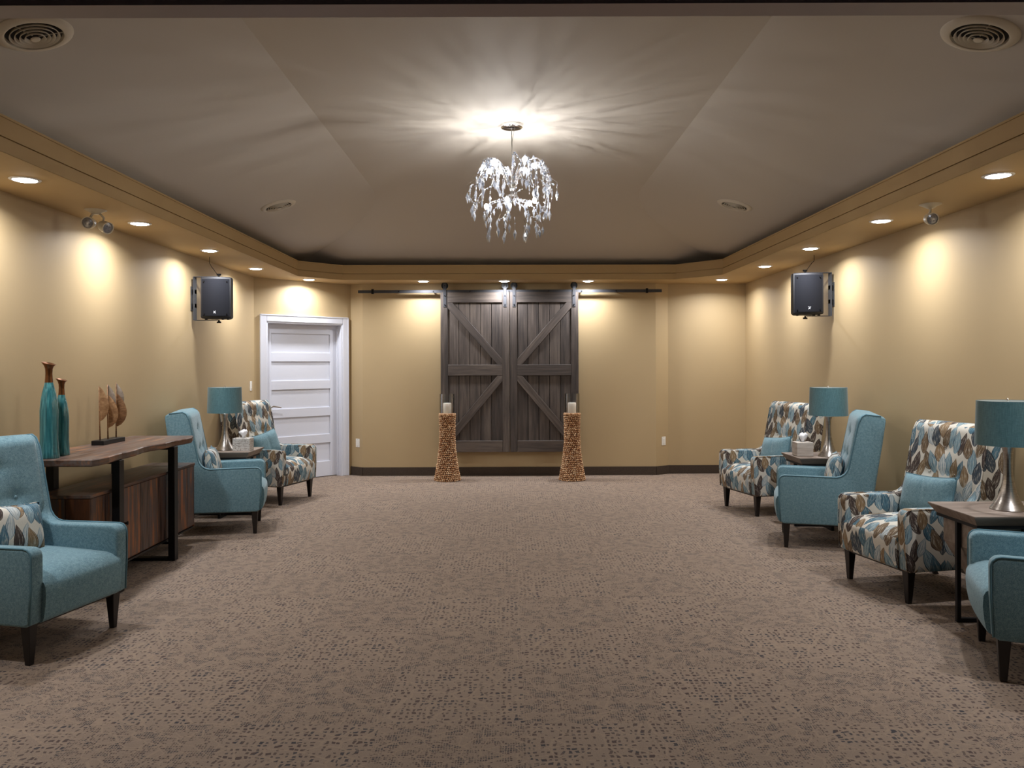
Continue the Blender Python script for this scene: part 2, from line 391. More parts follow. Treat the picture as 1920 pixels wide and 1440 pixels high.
def acyl(bm, p0, p1, r0, r1=None, n=16, cap=True, mi=0):
    p0 = Vector(p0); p1 = Vector(p1); d = p1-p0; r1 = r0 if r1 is None else r1
    q = d.to_track_quat('Z', 'Y').to_matrix().to_4x4()
    m = Matrix.Translation((p0+p1)/2) @ q
    r = bmesh.ops.create_cone(bm, cap_ends=cap, segments=n, radius1=r0, radius2=r1, depth=d.length, matrix=m)
    if mi:
        for f in {f for v in r['verts'] for f in v.link_faces}: f.material_index = mi
    return r['verts']
def cyl(*a, **k):
    bm = bmesh.new(); acyl(bm, *a, **k); return bm
def alathe(bm, prof, n=32, cx=0, cy=0, cz=0, squash=1.0):
    rings = []
    for r, z in prof:
        if r < 1e-5: rings.append([bm.verts.new((cx, cy, cz+z))])
        else: rings.append([bm.verts.new((cx+r*math.cos(2*PI*i/n), cy+r*squash*math.sin(2*PI*i/n), cz+z)) for i in range(n)])
    for a, b in zip(rings, rings[1:]):
        for i in range(n):
            j = (i+1) % n
            if len(a) == 1 and len(b) == 1: continue
            if len(a) == 1: bm.faces.new((a[0], b[j], b[i])) if False else bm.faces.new((a[0], b[i], b[j]))
            elif len(b) == 1: bm.faces.new((a[i], a[j], b[0]))
            else: bm.faces.new((a[i], a[j], b[j], b[i]))
    return [v for r in rings for v in r]
def lathe(prof, n=32, **k):
    bm = bmesh.new(); alathe(bm, prof, n, **k); bmesh.ops.recalc_face_normals(bm, faces=bm.faces); return bm
def atube(bm, pts, r, n=8, closed=False, taper=None):
    pts = [Vector(p) for p in pts]; rings = []; L = len(pts); prev = None
    for i, p in enumerate(pts):
        a = pts[i-1] if (i > 0 or closed) else pts[i]; b = pts[(i+1) % L] if (i < L-1 or closed) else pts[i]
        t = (b-a).normalized()
        if prev is None: u = t.orthogonal().normalized()
        else:
            u = prev - t*prev.dot(t); u = u.normalized() if u.length > 1e-6 else t.orthogonal().normalized()
        prev = u; w_ = t.cross(u); rr = r if taper is None else r + (taper-r)*i/(L-1)
        rings.append([bm.verts.new(p + u*rr*math.cos(2*PI*k/n) + w_*rr*math.sin(2*PI*k/n)) for k in range(n)])
    for i in range(L if closed else L-1):
        a = rings[i]; b = rings[(i+1) % L]
        for k in range(n): bm.faces.new((a[k], a[(k+1) % n], b[(k+1) % n], b[k]))
    if not closed:
        bm.faces.new(rings[0][::-1]); bm.faces.new(rings[-1])
def tube(pts, r, n=8, **k):
    bm = bmesh.new(); atube(bm, pts, r, n, **k); bmesh.ops.recalc_face_normals(bm, faces=bm.faces); return bm
def prism(pts, vec, bev=0.0, seg=2):
    """closed outline (3D points) swept along vec"""
    bm = bmesh.new(); vec = Vector(vec)
    a = [bm.verts.new(p) for p in pts]; b = [bm.verts.new(Vector(p)+vec) for p in pts]
    n = len(pts); fa = bm.faces.new(a[::-1]); fb = bm.faces.new(b)
    for i in range(n): bm.faces.new((a[i], a[(i+1) % n], b[(i+1) % n], b[i]))
    bmesh.ops.recalc_face_normals(bm, faces=bm.faces)
    if bev:
        es = [e for e in fa.edges] + [e for e in fb.edges]
        bmesh.ops.bevel(bm, geom=es, offset=bev, segments=seg, profile=0.5, affect='EDGES', clamp_overlap=True)
    return bm
def arc(cx, cy, r, a0, a1, n):
    return [(cx + r*math.cos(R(a0+(a1-a0)*i/n)), cy + r*math.sin(R(a0+(a1-a0)*i/n))) for i in range(n+1)]

# ---------------------------------------------------------------- the room
ZS = 2.59            # underside of the soffit
ZT = 2.78            # top of the tray fascia
XL, XR = -3.15, 3.25
YF = 2.51            # front of the room (back of the header over the opening)
outer = [(XL,YF), (XL,9.93), (-2.14,10.92), (-1.96,10.80), (2.0,10.80), (2.19,10.93), (XR,10.93), (XR,YF)]

# floor: subfloor and the carpet tiles laid on it
struct('floor', box(XL-0.3, XR+0.3, -2.6, 11.3, -0.12, -0.008), M['sub'])
floor = bpy.data.objects['floor']
T = 0.605
tile_mesh = {}
for k, mm in (('a','carpet_a'), ('b','carpet_b')):
    bm = box(-T/2, T/2, -T/2, T/2, -0.008, 0.0, 0.0)
    me = bpy.data.meshes.new('carpet_tile'); bm.to_mesh(me); bm.free(); me.materials.append(M[mm]); tile_mesh[k] = me
rt = random.Random(5)
for j in range(16):
    for i in range(-5, 7):
        cx = -0.235 + T*i + 0.3 - 0.3; cy = 2.43 + T*j
        if cx + T/2 < XL or cx - T/2 > XR: continue
        if cy - T/2 > 10.93: continue
        x0 = max(cx-T/2, XL); x1 = min(cx+T/2, XR); y1 = min(cy+T/2, 10.93)
        key = 'a' if (i + j) % 2 == 0 else 'b'
        full = x0 == cx-T/2 and x1 == cx+T/2 and y1 == cy+T/2
        if full: me = tile_mesh[key]
        else:
            bm = box(x0-cx, x1-cx, -T/2, y1-cy, -0.008, 0.0)
            me = bpy.data.meshes.new('carpet_tile'); bm.to_mesh(me); bm.free(); me.materials.append(M['carpet_'+key])
        o = bpy.data.objects.new('carpet_tile', me); C.objects.link(o); o.parent = floor; o.location = (cx, cy, 0)
struct('floor_hall', box(-3.4, 3.5, -2.5, 2.43-T/2, -0.008, 0.0), M['carpet_b'])

def wallseg(name, a, b, z0=0.0, z1=3.6, th=0.12, mat='wall'):
    a = Vector((a[0],a[1],0)); b = Vector((b[0],b[1],0)); d = (b-a).normalized(); n = Vector((-d.y, d.x, 0))   # outward for a clockwise outline
    bm = bmesh.new(); L = (b-a).length
    m = Matrix.Translation(a) @ Matrix.Rotation(math.atan2(d.y, d.x), 4, 'Z')
    abox(bm, 0, L, 0, th, z0, z1, m)
    return struct(name, bm, M[mat])
wallseg('wall_left', outer[0], outer[1])
# angled wall with the door opening
A = Vector((outer[1][0], outer[1][1], 0)); B = Vector((outer[2][0], outer[2][1], 0)); LW = (B-A).length
mA = Matrix.Translation(A) @ Matrix.Rotation(math.atan2(B.y-A.y, B.x-A.x), 4, 'Z')
D0, D1, DH = 0.165, 1.275, 2.05
bm = bmesh.new(); abox(bm, 0, D0, 0, 0.16, 0, 3.6, mA); abox(bm, D1, LW, 0, 0.16, 0, 3.6, mA); abox(bm, D0, D1, 0, 0.16, DH, 3.6, mA)
struct('wall_angled', bm, M['wall'])
wallseg('wall_return_left', outer[2], outer[3])
wallseg('wall_back', outer[3], outer[4])
wallseg('wall_return_right', outer[4], outer[5])
wallseg('wall_back_right', outer[5], outer[6])
wallseg('wall_right', outer[6], outer[7])
# front: piers and header of the wide opening the photograph is taken from
struct('wall_front_left', box(XL-0.12, -2.75, 2.42, YF, 0, 3.6), M['wall'])
struct('wall_front_right', box(2.85, XR+0.12, 2.42, YF, 0, 3.6), M['wall'])
bm = bmesh.new(); abox(bm, -2.75, 2.85, 2.42, YF, ZS, 3.6)
struct('wall_header', bm, M['header'])
# hall behind the camera
struct('wall_hall_left', box(-3.5, -3.4, -2.6, 2.42, 0, 3.0), M['hall'])
struct('wall_hall_right', box(3.5, 3.6, -2.6, 2.42, 0, 3.0), M['hall'])
struct('wall_hall_back', box(-3.5, 3.6, -2.7, -2.6, 0, 3.0), M['hall'])
struct('ceiling_hall', box(-3.5, 3.6, -2.7, 2.42, 3.0, 3.1), M['hall'])

# soffit: flat underside between wall outline and tray outline, vertical fascia with a reveal line
tray = [(-2.57,YF), (-2.57,9.82), (-2.12,10.28), (2.17,10.33), (2.64,9.80), (2.64,YF)]
def poly_ring(bm, zo):
    o = [bm.verts.new((x, y, zo)) for x, y in outer]; t = [bm.verts.new((x, y, zo)) for x, y in tray]
    # strips: left, corner, back, corner, right
    f = [(o[0],o[1],t[1],t[0]), (o[1],o[2],t[2],t[1]), (o[2],o[3],t[2]), (o[3],o[4],t[3],t[2]), (o[4],o[5],t[3]), (o[5],o[6],t[4],t[3]), (o[6],o[7],t[5],t[4])]
    for q in f: bm.faces.new(q)
bm = bmesh.new(); poly_ring(bm, ZS)
bmesh.ops.recalc_face_normals(bm, faces=bm.faces)
struct('trim_1', bm, M['soffit'])            # flat underside of the soffit
def fascia(name, z0, z1, inset, mat):
    """band following the tray outline; inset pushes it away from the tray opening"""
    bm = bmesh.new(); P = [Vector((x,y,0)) for x,y in tray]; th = 0.05
    def off(i, d):
        # offset to the outside of the tray (towards the walls)
        a = P[max(i-1,0)]; b = P[min(i+1,len(P)-1)]
        def nrm(p,q): t=(q-p).normalized(); return Vector((-t.y,t.x,0))
        if i == 0: n = nrm(P[0],P[1])
        elif i == len(P)-1: n = nrm(P[-2],P[-1])
        else:
            n1 = nrm(P[i-1],P[i]); n2 = nrm(P[i],P[i+1]); n = (n1+n2); n = n/ (n.length_squared/2)
        return P[i] + n*d
    A_ = [off(i, inset) for i in range(len(P))]; B_ = [off(i, inset+th) for i in range(len(P))]
    def V(p, z): return bm.verts.new((p.x,p.y,z))
    a0 = [V(p,z0) for p in A_]; a1 = [V(p,z1) for p in A_]; b0 = [V(p,z0) for p in B_]; b1 = [V(p,z1) for p in B_]
    for i in range(len(P)-1):
        bm.faces.new((a0[i],a0[i+1],a1[i+1],a1[i])); bm.faces.new((a1[i],a1[i+1],b1[i+1],b1[i]))
        bm.faces.new((b1[i],b1[i+1],b0[i+1],b0[i])); bm.faces.new((b0[i],b0[i+1],a0[i+1],a0[i]))
    bmesh.ops.recalc_face_normals(bm, faces=bm.faces)
    return struct(name, bm, M[mat])
fascia('trim_2', ZS+0.0015, ZS+0.075, 0.0, 'soffit')
fascia('trim_3', ZS+0.075, ZS+0.083, 0.012, 'soffit')
fascia('trim_4', ZS+0.083, ZT-0.012, 0.0, 'soffit')
fascia('trim_5', ZT-0.012, ZT, -0.008, 'soffit')

# vaulted tray ceiling: slopes on both sides and at the back, flat in the middle
def zsl(x): return 1.5 + 2.16 - 0.31*x
SX = 1.335
zc = zsl(SX)
bm = bmesh.new()
OX = 0.26
zo = 1.5 + 1.30; XO = 2.60 + OX; YB = 10.54
slope_ = (zc-zo)/(XO-SX); YC = 7.9; ys = [YF, YC] + [YC + (YB-YC)*k/20 for k in range(1, 21)]
rows_c = []
for y in ys:
    q = max(0.0, (y-YC)/(YB-YC)); zb = zc - (zc-zo-0.002)*q*q; xc = XO - (zb-zo)/slope_
    rows_c.append([bm.verts.new((x, y, z)) for x, z in ((-XO,zo),(-xc,zb),(xc,zb),(XO,zo))])
for a, b in zip(rows_c, rows_c[1:]):
    for k in range(3): bm.faces.new((a[k], a[k+1], b[k+1], b[k]))
rim = [(-XO,YF),(-XO,YB),(XO,YB),(XO,YF)]
vr = [bm.verts.new((x,y,zo)) for x,y in rim]; vt = [bm.verts.new((x,y,3.7)) for x,y in rim]
for k in range(3): bm.faces.new((vr[k+1], vr[k], vt[k], vt[k+1]))
bmesh.ops.remove_doubles(bm, verts=bm.verts, dist=1e-4)
struct('ceiling', bm, M['ceiling'], smooth=9)
ceil_slope = slope_
def zslope(x):   # height of the side slopes
    return zo + (XO-abs(x))*ceil_slope

# baseboards (carpet base strip)
def bboard(name, a, b, th=0.012, h=0.115):
    a = Vector((a[0],a[1],0)); b = Vector((b[0],b[1],0)); d = (b-a).normalized()
    m = Matrix.Translation(a) @ Matrix.Rotation(math.atan2(d.y, d.x), 4, 'Z')
    bm = bmesh.new(); abox(bm, 0, (b-a).length, -th, 0.0, 0, h, m); struct(name, bm, M['base'])
bboard('baseboard_left', outer[0], outer[1])
bboard('baseboard_return_left', outer[2], outer[3]); bboard('baseboard_back', outer[3], outer[4])
bboard('baseboard_return_right', outer[4], outer[5]); bboard('baseboard_back_right', outer[5], outer[6]); bboard('baseboard_right', outer[6], outer[7])

# ---------------------------------------------------------------- white panel door in the angled wall
dr = bpy.data.objects.new('door_1', None); C.objects.link(dr); dr['kind'] = 'structure'; dr.matrix_world = mA
bm = bmesh.new()
for (x0,x1,z0,z1) in ((D0-0.09,D0,0,DH+0.09), (D1,D1+0.09,0,DH+0.09), (D0,D1,DH,DH+0.09)):
    abox(bm, x0, x1, -0.02, 0.0, z0, z1, None, 0.005)
abox(bm, D0-0.09, D1+0.09, -0.026, -0.018, DH+0.078, DH+0.09); abox(bm, D1+0.078, D1+0.09, -0.026, -0.018, 0, DH+0.09); abox(bm, D0-0.09, D0-0.078, -0.026, -0.018, 0, DH+0.09)
mk('casing', bm, M['white'], dr)
bm = bmesh.new(); abox(bm, D0-0.002, D0+0.018, -0.01, 0.16, 0, DH); abox(bm, D1-0.018, D1+0.002, -0.01, 0.16, 0, DH); abox(bm, D0, D1, -0.01, 0.16, DH-0.018, DH+0.002)
abox(bm, D0+0.018, D0+0.03, 0.065, 0.1, 0, DH-0.018); abox(bm, D1-0.03, D1-0.018, 0.065, 0.1, 0, DH-0.018); abox(bm, D0+0.018, D1-0.018, 0.065, 0.1, DH-0.03, DH-0.018)
mk('jamb', bm, M['white'], dr)
leaf = bpy.data.objects.new('door_leaf', None); C.objects.link(leaf); leaf.parent = dr
lx0, lx1 = D0+0.02, D1-0.02; ly = 0.102; lt = 0.04; st = 0.105; lz1 = DH-0.022
mk('stile', box(lx0, lx0+st, ly, ly+lt, 0.008, lz1, 0.002), M['white'], leaf)
mk('stile', box(lx1-st, lx1, ly, ly+lt, 0.008, lz1, 0.002), M['white'], leaf)
rail = 0.115; top = 0.12; bot = 0.2
npan = 5; ph = (lz1 - 0.008 - top - bot - rail*(npan-1))/npan
z = 0.008
mk('rail', box(lx0+st, lx1-st, ly, ly+lt, z, z+bot, 0.002), M['white'], leaf); z += bot
for k in range(npan):
    bm = bmesh.new(); abox(bm, lx0+st, lx1-st, ly+0.016, ly+lt-0.006, z, z+ph)
    mk('panel', bm, M['white'], leaf)
    z += ph
    hh = rail if k < npan-1 else top
    mk('rail', box(lx0+st, lx1-st, ly, ly+lt, z, z+hh, 0.002), M['white'], leaf); z += hh
hd = bmesh.new(); hx = lx0+0.06; hz = 0.96
acyl(hd, (hx, ly, hz), (hx, ly-0.012, hz), 0.028, n=20); acyl(hd, (hx, ly-0.01, hz), (hx, ly-0.055, hz), 0.011, n=12)
atube(hd, [(hx, ly-0.055, hz), (hx+0.03, ly-0.058, hz+0.012), (hx+0.07, ly-0.056, hz+0.006), (hx+0.12, ly-0.055, hz-0.004)], 0.010, 8, taper=0.006)
bmesh.ops.scale(hd, vec=(1.25,1,1.25), space=Matrix.Translation((-hx,0,-hz)), verts=hd.verts)
mk('lever_handle', hd, M['nickel'], dr, smooth=40)
# something beyond the closed door is never seen; close the opening behind the leaf
struct('wall_behind_door', box(D0-0.2, D1+0.2, 0.17, 0.2, 0, 2.4, mtx=mA), M['hall'])

# ---------------------------------------------------------------- wall plates
def plate(name, label, cat, loc, rz, group=None, rocker=True, sub='rocker'):
    t = thing(name, label, cat, loc, rz, group)
    mk('plate', box(-0.036, 0.036, -0.006, 0, -0.058, 0.058, 0.002), M['plate'], t)
    bm = bmesh.new(); abox(bm, -0.017, 0.017, -0.010, -0.005, -0.034, 0.034, None, 0.002); mk(sub, bm, M['plate'], t)
    for z in (-0.046, 0.046): mk('screw', cyl((0,-0.0075,z), (0,-0.004,z), 0.003, n=8), M['screw'], t)
    return t
plate('light_switch', 'white light switch on left wall beside the white door', 'switch', (XL, 9.80, 1.245), R(90))
dvr = Vector((outer[3][0]-outer[2][0], outer[3][1]-outer[2][1])); 
plate('wall_outlet', 'white outlet plate low on the wall right of the white door', 'outlet', (-2.035, 10.85, 0.44), math.atan2(dvr.y, dvr.x), 'low wall outlets', sub='socket')
dv2 = Vector((outer[5][0]-outer[4][0], outer[5][1]-outer[4][1]))
plate('wall_outlet', 'white outlet plate low on the wall at right of the barn doors', 'outlet', (2.115, 10.8787, 0.45), math.atan2(dv2.y, dv2.x), 'low wall outlets', sub='socket')

# ---------------------------------------------------------------- recessed downlights
DL = [(-2.82,3.20),(-2.82,4.68),(-2.82,6.14),(-2.83,7.60),(-2.84,9.03),(-2.53,10.20),(-1.10,10.46),(-0.04,10.47),(1.06,10.50),(2.78,10.38),
      (2.87,3.20),(2.86,4.66),(2.87,6.14),(2.88,7.60),(2.89,8.98)]
DN = [None, 'recessed downlight nearest the camera in the left soffit', 'recessed downlight between the left spot fixture and the loudspeaker',
      'recessed downlight above the left loudspeaker', 'recessed downlight just past the left loudspeaker', 'recessed downlight above the white door',
      'recessed downlight above the left barn track end', 'recessed downlight above the middle of the barn doors', 'recessed downlight above the right part of the barn track',
      'recessed downlight in the far right corner', None, 'recessed downlight nearest the camera in the right soffit', 'recessed downlight between the right spot fixture and the loudspeaker',
      'recessed downlight in right soffit above the loudspeaker', 'recessed downlight in right soffit past the loudspeaker']
for (x, y), nm in zip(DL, DN):
    if nm is None: nm = 'recessed downlight beyond the picture edge in the %s soffit' % ('left' if x < 0 else 'right')
    t = thing('downlight', 'round white glowing ' + nm, 'ceiling light', (x, y, ZS), 0, 'recessed downlights in the soffit')
    mk('trim_ring', lathe([(0.064,-0.001),(0.066,-0.005),(0.082,-0.004),(0.086,-0.0005),(0.086,0.002),(0.064,0.002)], 32), M['white'], t, smooth=40)
    mk('lens', lathe([(0.0,-0.012),(0.03,-0.011),(0.05,-0.009),(0.062,-0.005),(0.064,-0.001)], 32), M['led'], t)
    ld = bpy.data.lights.new('downlight_lamp', 'AREA'); ld.shape = 'DISK'; ld.size = 0.12; ld.energy = DOWN_W; ld.color = DOWN_COL; ld.spread = R(158)
    lo = bpy.data.objects.new('downlight_lamp', ld); C.objects.link(lo); lo.parent = t; lo.location = (0,0,-0.0135)

# ---------------------------------------------------------------- ceiling vents on the slopes
def vent(label, x, y):
    z = zslope(x); t = thing('ceiling_vent', label, 'air vent', (x, y, z), 0, 'round ceiling vents')
    sgn = -1 if x < 0 else 1
    t.rotation_euler = (0, sgn*math.atan(ceil_slope), 0)
    mk('flange', lathe([(0.118,-0.001),(0.122,-0.016),(0.130,-0.018),(0.162,-0.006),(0.166,0.0),(0.166,0.004),(0.116,0.004)], 40), M['vent'], t, smooth=40)
    mk('duct', lathe([(0.0,0.0),(0.118,-0.002)], 32), M['vent_dark'], t)
    for k, r in enumerate((0.101, 0.081, 0.061, 0.041)):
        mk('ring', lathe([(r-0.006,-0.006-0.003*k),(r+0.002,-0.020-0.003*k),(r+0.004,-0.019-0.003*k),(r-0.003,-0.005-0.003*k),(r-0.006,-0.006-0.003*k)], 36), M['vent'], t, smooth=True)
    mk('centre_disc', lathe([(0.0,-0.034),(0.018,-0.033),(0.021,-0.028),(0.0,-0.022)], 20), M['vent'], t, smooth=40)
    bm = bmesh.new()
    for a in (20, 140, 260):
        c, s_ = math.cos(R(a)), math.sin(R(a)); atube(bm, [(0.015*c,0.015*s_,-0.016), (0.12*c,0.12*s_,-0.010)], 0.0028, 6)
    mk('spoke', bm, M['vent'], t)
vent('round ringed ceiling vent near the camera at upper left', -2.145, 3.63)
vent('round ringed ceiling vent near the camera at upper right', 2.165, 3.66)
vent('round ringed ceiling vent far back on the left slope', -2.16, 7.55)
vent('round ringed ceiling vent far back on the right slope', 2.16, 7.60)

# ---------------------------------------------------------------- spot fixtures under the soffit
def spot_fix(label, x, y, heads):
    t = thing('spot_fixture', label, 'spotlight', (x, y, ZS), 0)
    mk('canopy', lathe([(0.0,-0.032),(0.02,-0.030),(0.045,-0.014),(0.07,-0.004),(0.072,0.0)], 28), M['spot_white'], t, smooth=True)
    for (dx, dy, yaw, pitch, dz) in heads:
        p = Vector((dx, dy, -0.10+dz)); d = Vector((math.sin(R(yaw))*math.cos(R(pitch)), -math.cos(R(yaw))*math.cos(R(pitch)), math.sin(R(pitch))))
        mk('arm', tube([(dx*0.4, dy*0.4, -0.022), (dx*0.85, dy*0.85, -0.05), tuple(p - d*0.02 + Vector((0,0,0.035)))], 0.008, 8), M['spot_white'], t, smooth=True)
        q = d.to_track_quat('Z','Y').to_matrix().to_4x4()
        bm = bmesh.new(); alathe(bm, [(0.0,-0.055),(0.026,-0.052),(0.036,-0.03),(0.041,0.0),(0.043,0.03),(0.043,0.036),(0.037,0.036),(0.036,0.028)], 24)
        bmesh.ops.recalc_face_normals(bm, faces=bm.faces); bmesh.ops.transform(bm, matrix=Matrix.Translation(p) @ q, verts=bm.verts)
        h = mk('lamp_head', bm, M['spot_white'], t, smooth=40)
        bm = bmesh.new(); alathe(bm, [(0.036,0.028),(0.018,0.033),(0.0,0.035)], 20)
        for k in range(4):
            a = k*PI/2+0.6; 
            r_ = bmesh.ops.create_icosphere(bm, subdivisions=1, radius=0.006, matrix=Matrix.Translation((0.016*math.cos(a),0.016*math.sin(a),0.032)))
        bmesh.ops.transform(bm, matrix=Matrix.Translation(p) @ q, verts=bm.verts)
        mk('lens', bm, M['lens_grey'], h, smooth=40)
spot_fix('white twin head spot fixture on the left soffit, lamps off', -2.88, 5.60, [(-0.045,0.0,8,-8,0.01), (0.055,0.02,62,-20,-0.015)])
spot_fix('white single head spot fixture on the right soffit, lamp off', 2.91, 5.50, [(0.0,0.0,-6,-12,0.0)])

# ---------------------------------------------------------------- loudspeakers
def speaker(label, x, y, z, side, yaw):
    t = thing('loudspeaker', label, 'speaker', (x, y, z), R(yaw), 'wall loudspeakers')
    W, H, D = 0.145, 0.205, 0.11
    # plan-tapered cabinet with bowed front
    bm = bmesh.new(); rows = []
    top = [( -W, -0.105), (-W*0.55, -0.125), (0,-0.132), (W*0.55,-0.125), (W,-0.105), (W,-0.02), (W*0.66,0.12), (-W*0.66,0.12), (-W,-0.02)]
    bm.free(); bm = prism([(a, b, -H) for a, b in top], (0,0,2*H), 0.018, 3)
    mk('cabinet', bm, M['speaker'], t, smooth=35)
    g = [(a*0.91, b-0.006) for a, b in top[:5]] + [(W*0.91,-0.098), (-W*0.91,-0.098)]
    gg = mk('grille', prism([(a,b,-H*0.90) for a,b in g], (0,0,2*H*0.90), 0.004, 1), M['grille'], t, smooth=35)
    for sx in (-1,1):
        for sz in (-1,1): mk('screw', cyl((sx*W*0.74,-0.112,sz*H*0.78), (sx*W*0.74,-0.128,sz*H*0.78), 0.006, n=10), M['bolt'], gg)
    # small white emblem: slanted three-stroke mark
    bm = bmesh.new(); ez = -H*0.70; s = 0.010
    def stroke(p, q, wd):
        p = Vector((p[0],-0.1385,p[1]+ez)); q = Vector((q[0],-0.1385,q[1]+ez)); d = (q-p).normalized(); n = Vector((-d.z,0,d.x))*wd
        vs_ = [bm.verts.new(v) for v in (p+n, q+n, q-n, p-n)]; f = bm.faces.new(vs_)
        r_ = bmesh.ops.extrude_face_region(bm, geom=[f]); bmesh.ops.translate(bm, vec=(0,-0.0015,0), verts=[v for v in r_['geom'] if isinstance(v, bmesh.types.BMVert)])
    if side < 0:
        stroke((-0.8*s,1.2*s),(-0.8*s,-1.2*s),0.0025); stroke((0.8*s,1.2*s),(-0.4*s,0),0.002); stroke((-0.4*s,0),(0.9*s,-1.2*s),0.002)
    else:
        stroke((-1.2*s,1.0*s),(0.2*s,1.0*s),0.002); stroke((1.4*s,1.2*s),(-1.0*s,-1.2*s),0.002); stroke((0.0,-0.2*s),(0.9*s,-1.0*s),0.002)
    bmesh.ops.recalc_face_normals(bm, faces=bm.faces)
    e = mk('emblem', bm, M['white'], gg); e['label'] = 'small white emblem'
    # mounting bracket (U) and knobs
    bm = bmesh.new(); inv = Matrix.Rotation(-R(yaw), 4, 'Z')
    wx = (XL if side < 0 else XR) - x
    pl = wx - side*0.035
    abox(bm, min(pl,pl+side*0.006), max(pl,pl+side*0.006), -0.03, 0.05, -H-0.012, H+0.012, inv)
    abox(bm, min(pl,0.0), max(pl,0.0), -0.02, 0.03, H+0.008, H+0.013, inv); abox(bm, min(pl,0.0), max(pl,0.0), -0.02, 0.03, -H-0.013, -H-0.008, inv)
    abox(bm, min(pl,wx), max(pl,wx), 0.0, 0.05, -0.09, -0.05, inv); abox(bm, min(pl,wx), max(pl,wx), 0.0, 0.05, 0.05, 0.09, inv)
    abox(bm, min(wx-side*0.006,wx), max(wx-side*0.006,wx), -0.02, 0.07, -0.12, 0.12, inv)
    mk('bracket', bm, M['cable_grey'] if False else M['steel_dark'], t)
    for sz in (1,-1):
        bm = bmesh.new(); acyl(bm, (0,0.0,sz*(H+0.01)), (0,0.0,sz*(H+0.03)), 0.008, n=10); acyl(bm, (0,0.0,sz*(H+0.024)), (0,0.0,sz*(H+0.04)), 0.02, 0.024, n=8)
        mk('knob', bm, M['bolt'], t)
    for fx in (-0.10, 0.06, 0.11): mk('foot', box(fx-0.01, fx+0.01, -0.09, -0.06, -H-0.012, -H+0.002), M['bolt'], t)
    # cable up to the soffit
    top_ = ZS - z
    bx = side*0.05
    mk('cable', tube([(bx*0.4,0.06,H-0.01),(bx*0.8,0.07,H+0.05),(bx*1.9,0.09,H+0.12),(bx*2.4,0.10,top_-0.06),(bx*2.4,0.10,top_)], 0.0028, 6), M['bolt'], t, smooth=True)
speaker('black loudspeaker on the left wall above the blue chair', -2.875, 7.97, 2.165, -1, 4)
speaker('black loudspeaker on the right wall above the teal lamp', 2.965, 7.97, 2.185, 1, -4)

# ---------------------------------------------------------------- barn doors and track
BY = 10.80
def barn(label, x0, x1, flip):
    t = thing('barn_door', label, 'barn door', ((x0+x1)/2, BY-0.105, 0.33), 0)
    W2 = (x1-x0)/2; H = 2.135; fr = 0.022
    def fm(x): return -x if flip else x
    st_o, st_i = 0.105, 0.105
    n = 5; px0, px1 = -W2+0.02, W2-0.02; pw = (px1-px0)/n
    pw = (2*W2 - 2*0.095)/n
    for k in range(n):
        a = -W2+0.095+k*pw; b = a+pw
        if k == 0: a -= 0.08
        if k == n-1: b += 0.08
        mk('plank', box(a+0.003, b-0.003, 0.0, 0.025, 0.02, H-0.02, 0.004), M['barn'], t)
    mk('backing', box(-W2+0.02, W2-0.02, 0.026, 0.032, 0.02, H-0.02), M['bolt'], t)
    mk('stile', box(-W2, -W2+0.095, -fr, 0.03, 0, H, 0.003), M['barn'], t); mk('stile', box(W2-0.095, W2, -fr, 0.03, 0, H, 0.003), M['barn'], t)
    for z0, z1 in ((0, 0.15), (1.02, 1.165), (H-0.14, H)):
        mk('rail', box(-W2+0.096, W2-0.096, -fr, 0.0, z0, z1, 0.003), M['barn_h'], t)
    def brace(zA, zB):   # from outer side (zA) to inner side (zB)
        xa, xb = fm(-W2+0.096), fm(W2-0.096); xs = [xa, xb]
        d = Vector((xb-xa, 0, zB-zA)); L = d.length; h = 0.049
        sx_, sz_ = math.copysign(1, d.x), math.copysign(1, d.z); hx_ = h*L/abs(d.z)*sx_; hz_ = h*L/abs(d.x)*sz_
        quad = [(xa, zA), (xa+hx_, zA), (xb, zB-hz_), (xb, zB), (xb-hx_, zB), (xa, zA+hz_)]
        ptsb = [(p[0], -fr+0.001, p[1]) for p in quad]
        bmb = prism(ptsb, (0, fr-0.002, 0), 0.003, 1)
        # grain follows the brace: rotate into the plank's own frame
        ang = math.atan2(d.z, d.x); c0 = Vector(((xa+xb)/2, 0, (zA+zB)/2))
        rm = Matrix.Rotation(-(-ang), 4, 'Y')
        loc = Matrix.Translation(c0) @ Matrix.Rotation(-ang, 4, 'Y')
        bmesh.ops.transform(bmb, matrix=loc.inverted(), verts=bmb.verts)
        o = mk('brace', bmb, M['barn_h'], t); o.matrix_local = loc
    brace(H-0.14, 1.165)
    brace(0.15, 1.02)
    for xx in (-W2+0.058, W2-0.058):
        bm = box(xx-0.022, xx+0.022, -fr-0.007, -fr, H-0.20, H+0.12, 0.003)
        h = mk('hanger_strap', bm, M['steel_dark'], t)
        for z_ in (H-0.17, H-0.05, H+0.085): mk('bolt', cyl((xx,-fr-0.007,z_), (xx,-fr-0.016,z_), 0.008, n=6), M['bolt'], h)
        bm = bmesh.new(); acyl(bm, (xx,-fr,H+0.085), (xx,-fr+0.016,H+0.085), 0.042, n=28); acyl(bm, (xx,-fr-0.002,H+0.085), (xx,-fr+0.002,H+0.085), 0.047, n=28)
        mk('wheel', bm, M['bolt'], h, smooth=40)
    return t
barn('left grey-brown wooden barn door with diagonal braces', -0.895, 0.024, False)
barn('right grey-brown wooden barn door with diagonal braces', 0.030, 0.945, True)
t = thing('barn_door_track', 'long dark metal sliding track above the barn doors', 'track', (0, BY, 2.475), 0)
mk('rail', box(-1.995, 2.06, -0.125, -0.117, -0.02, 0.02, 0.002), M['steel_dark'], t)
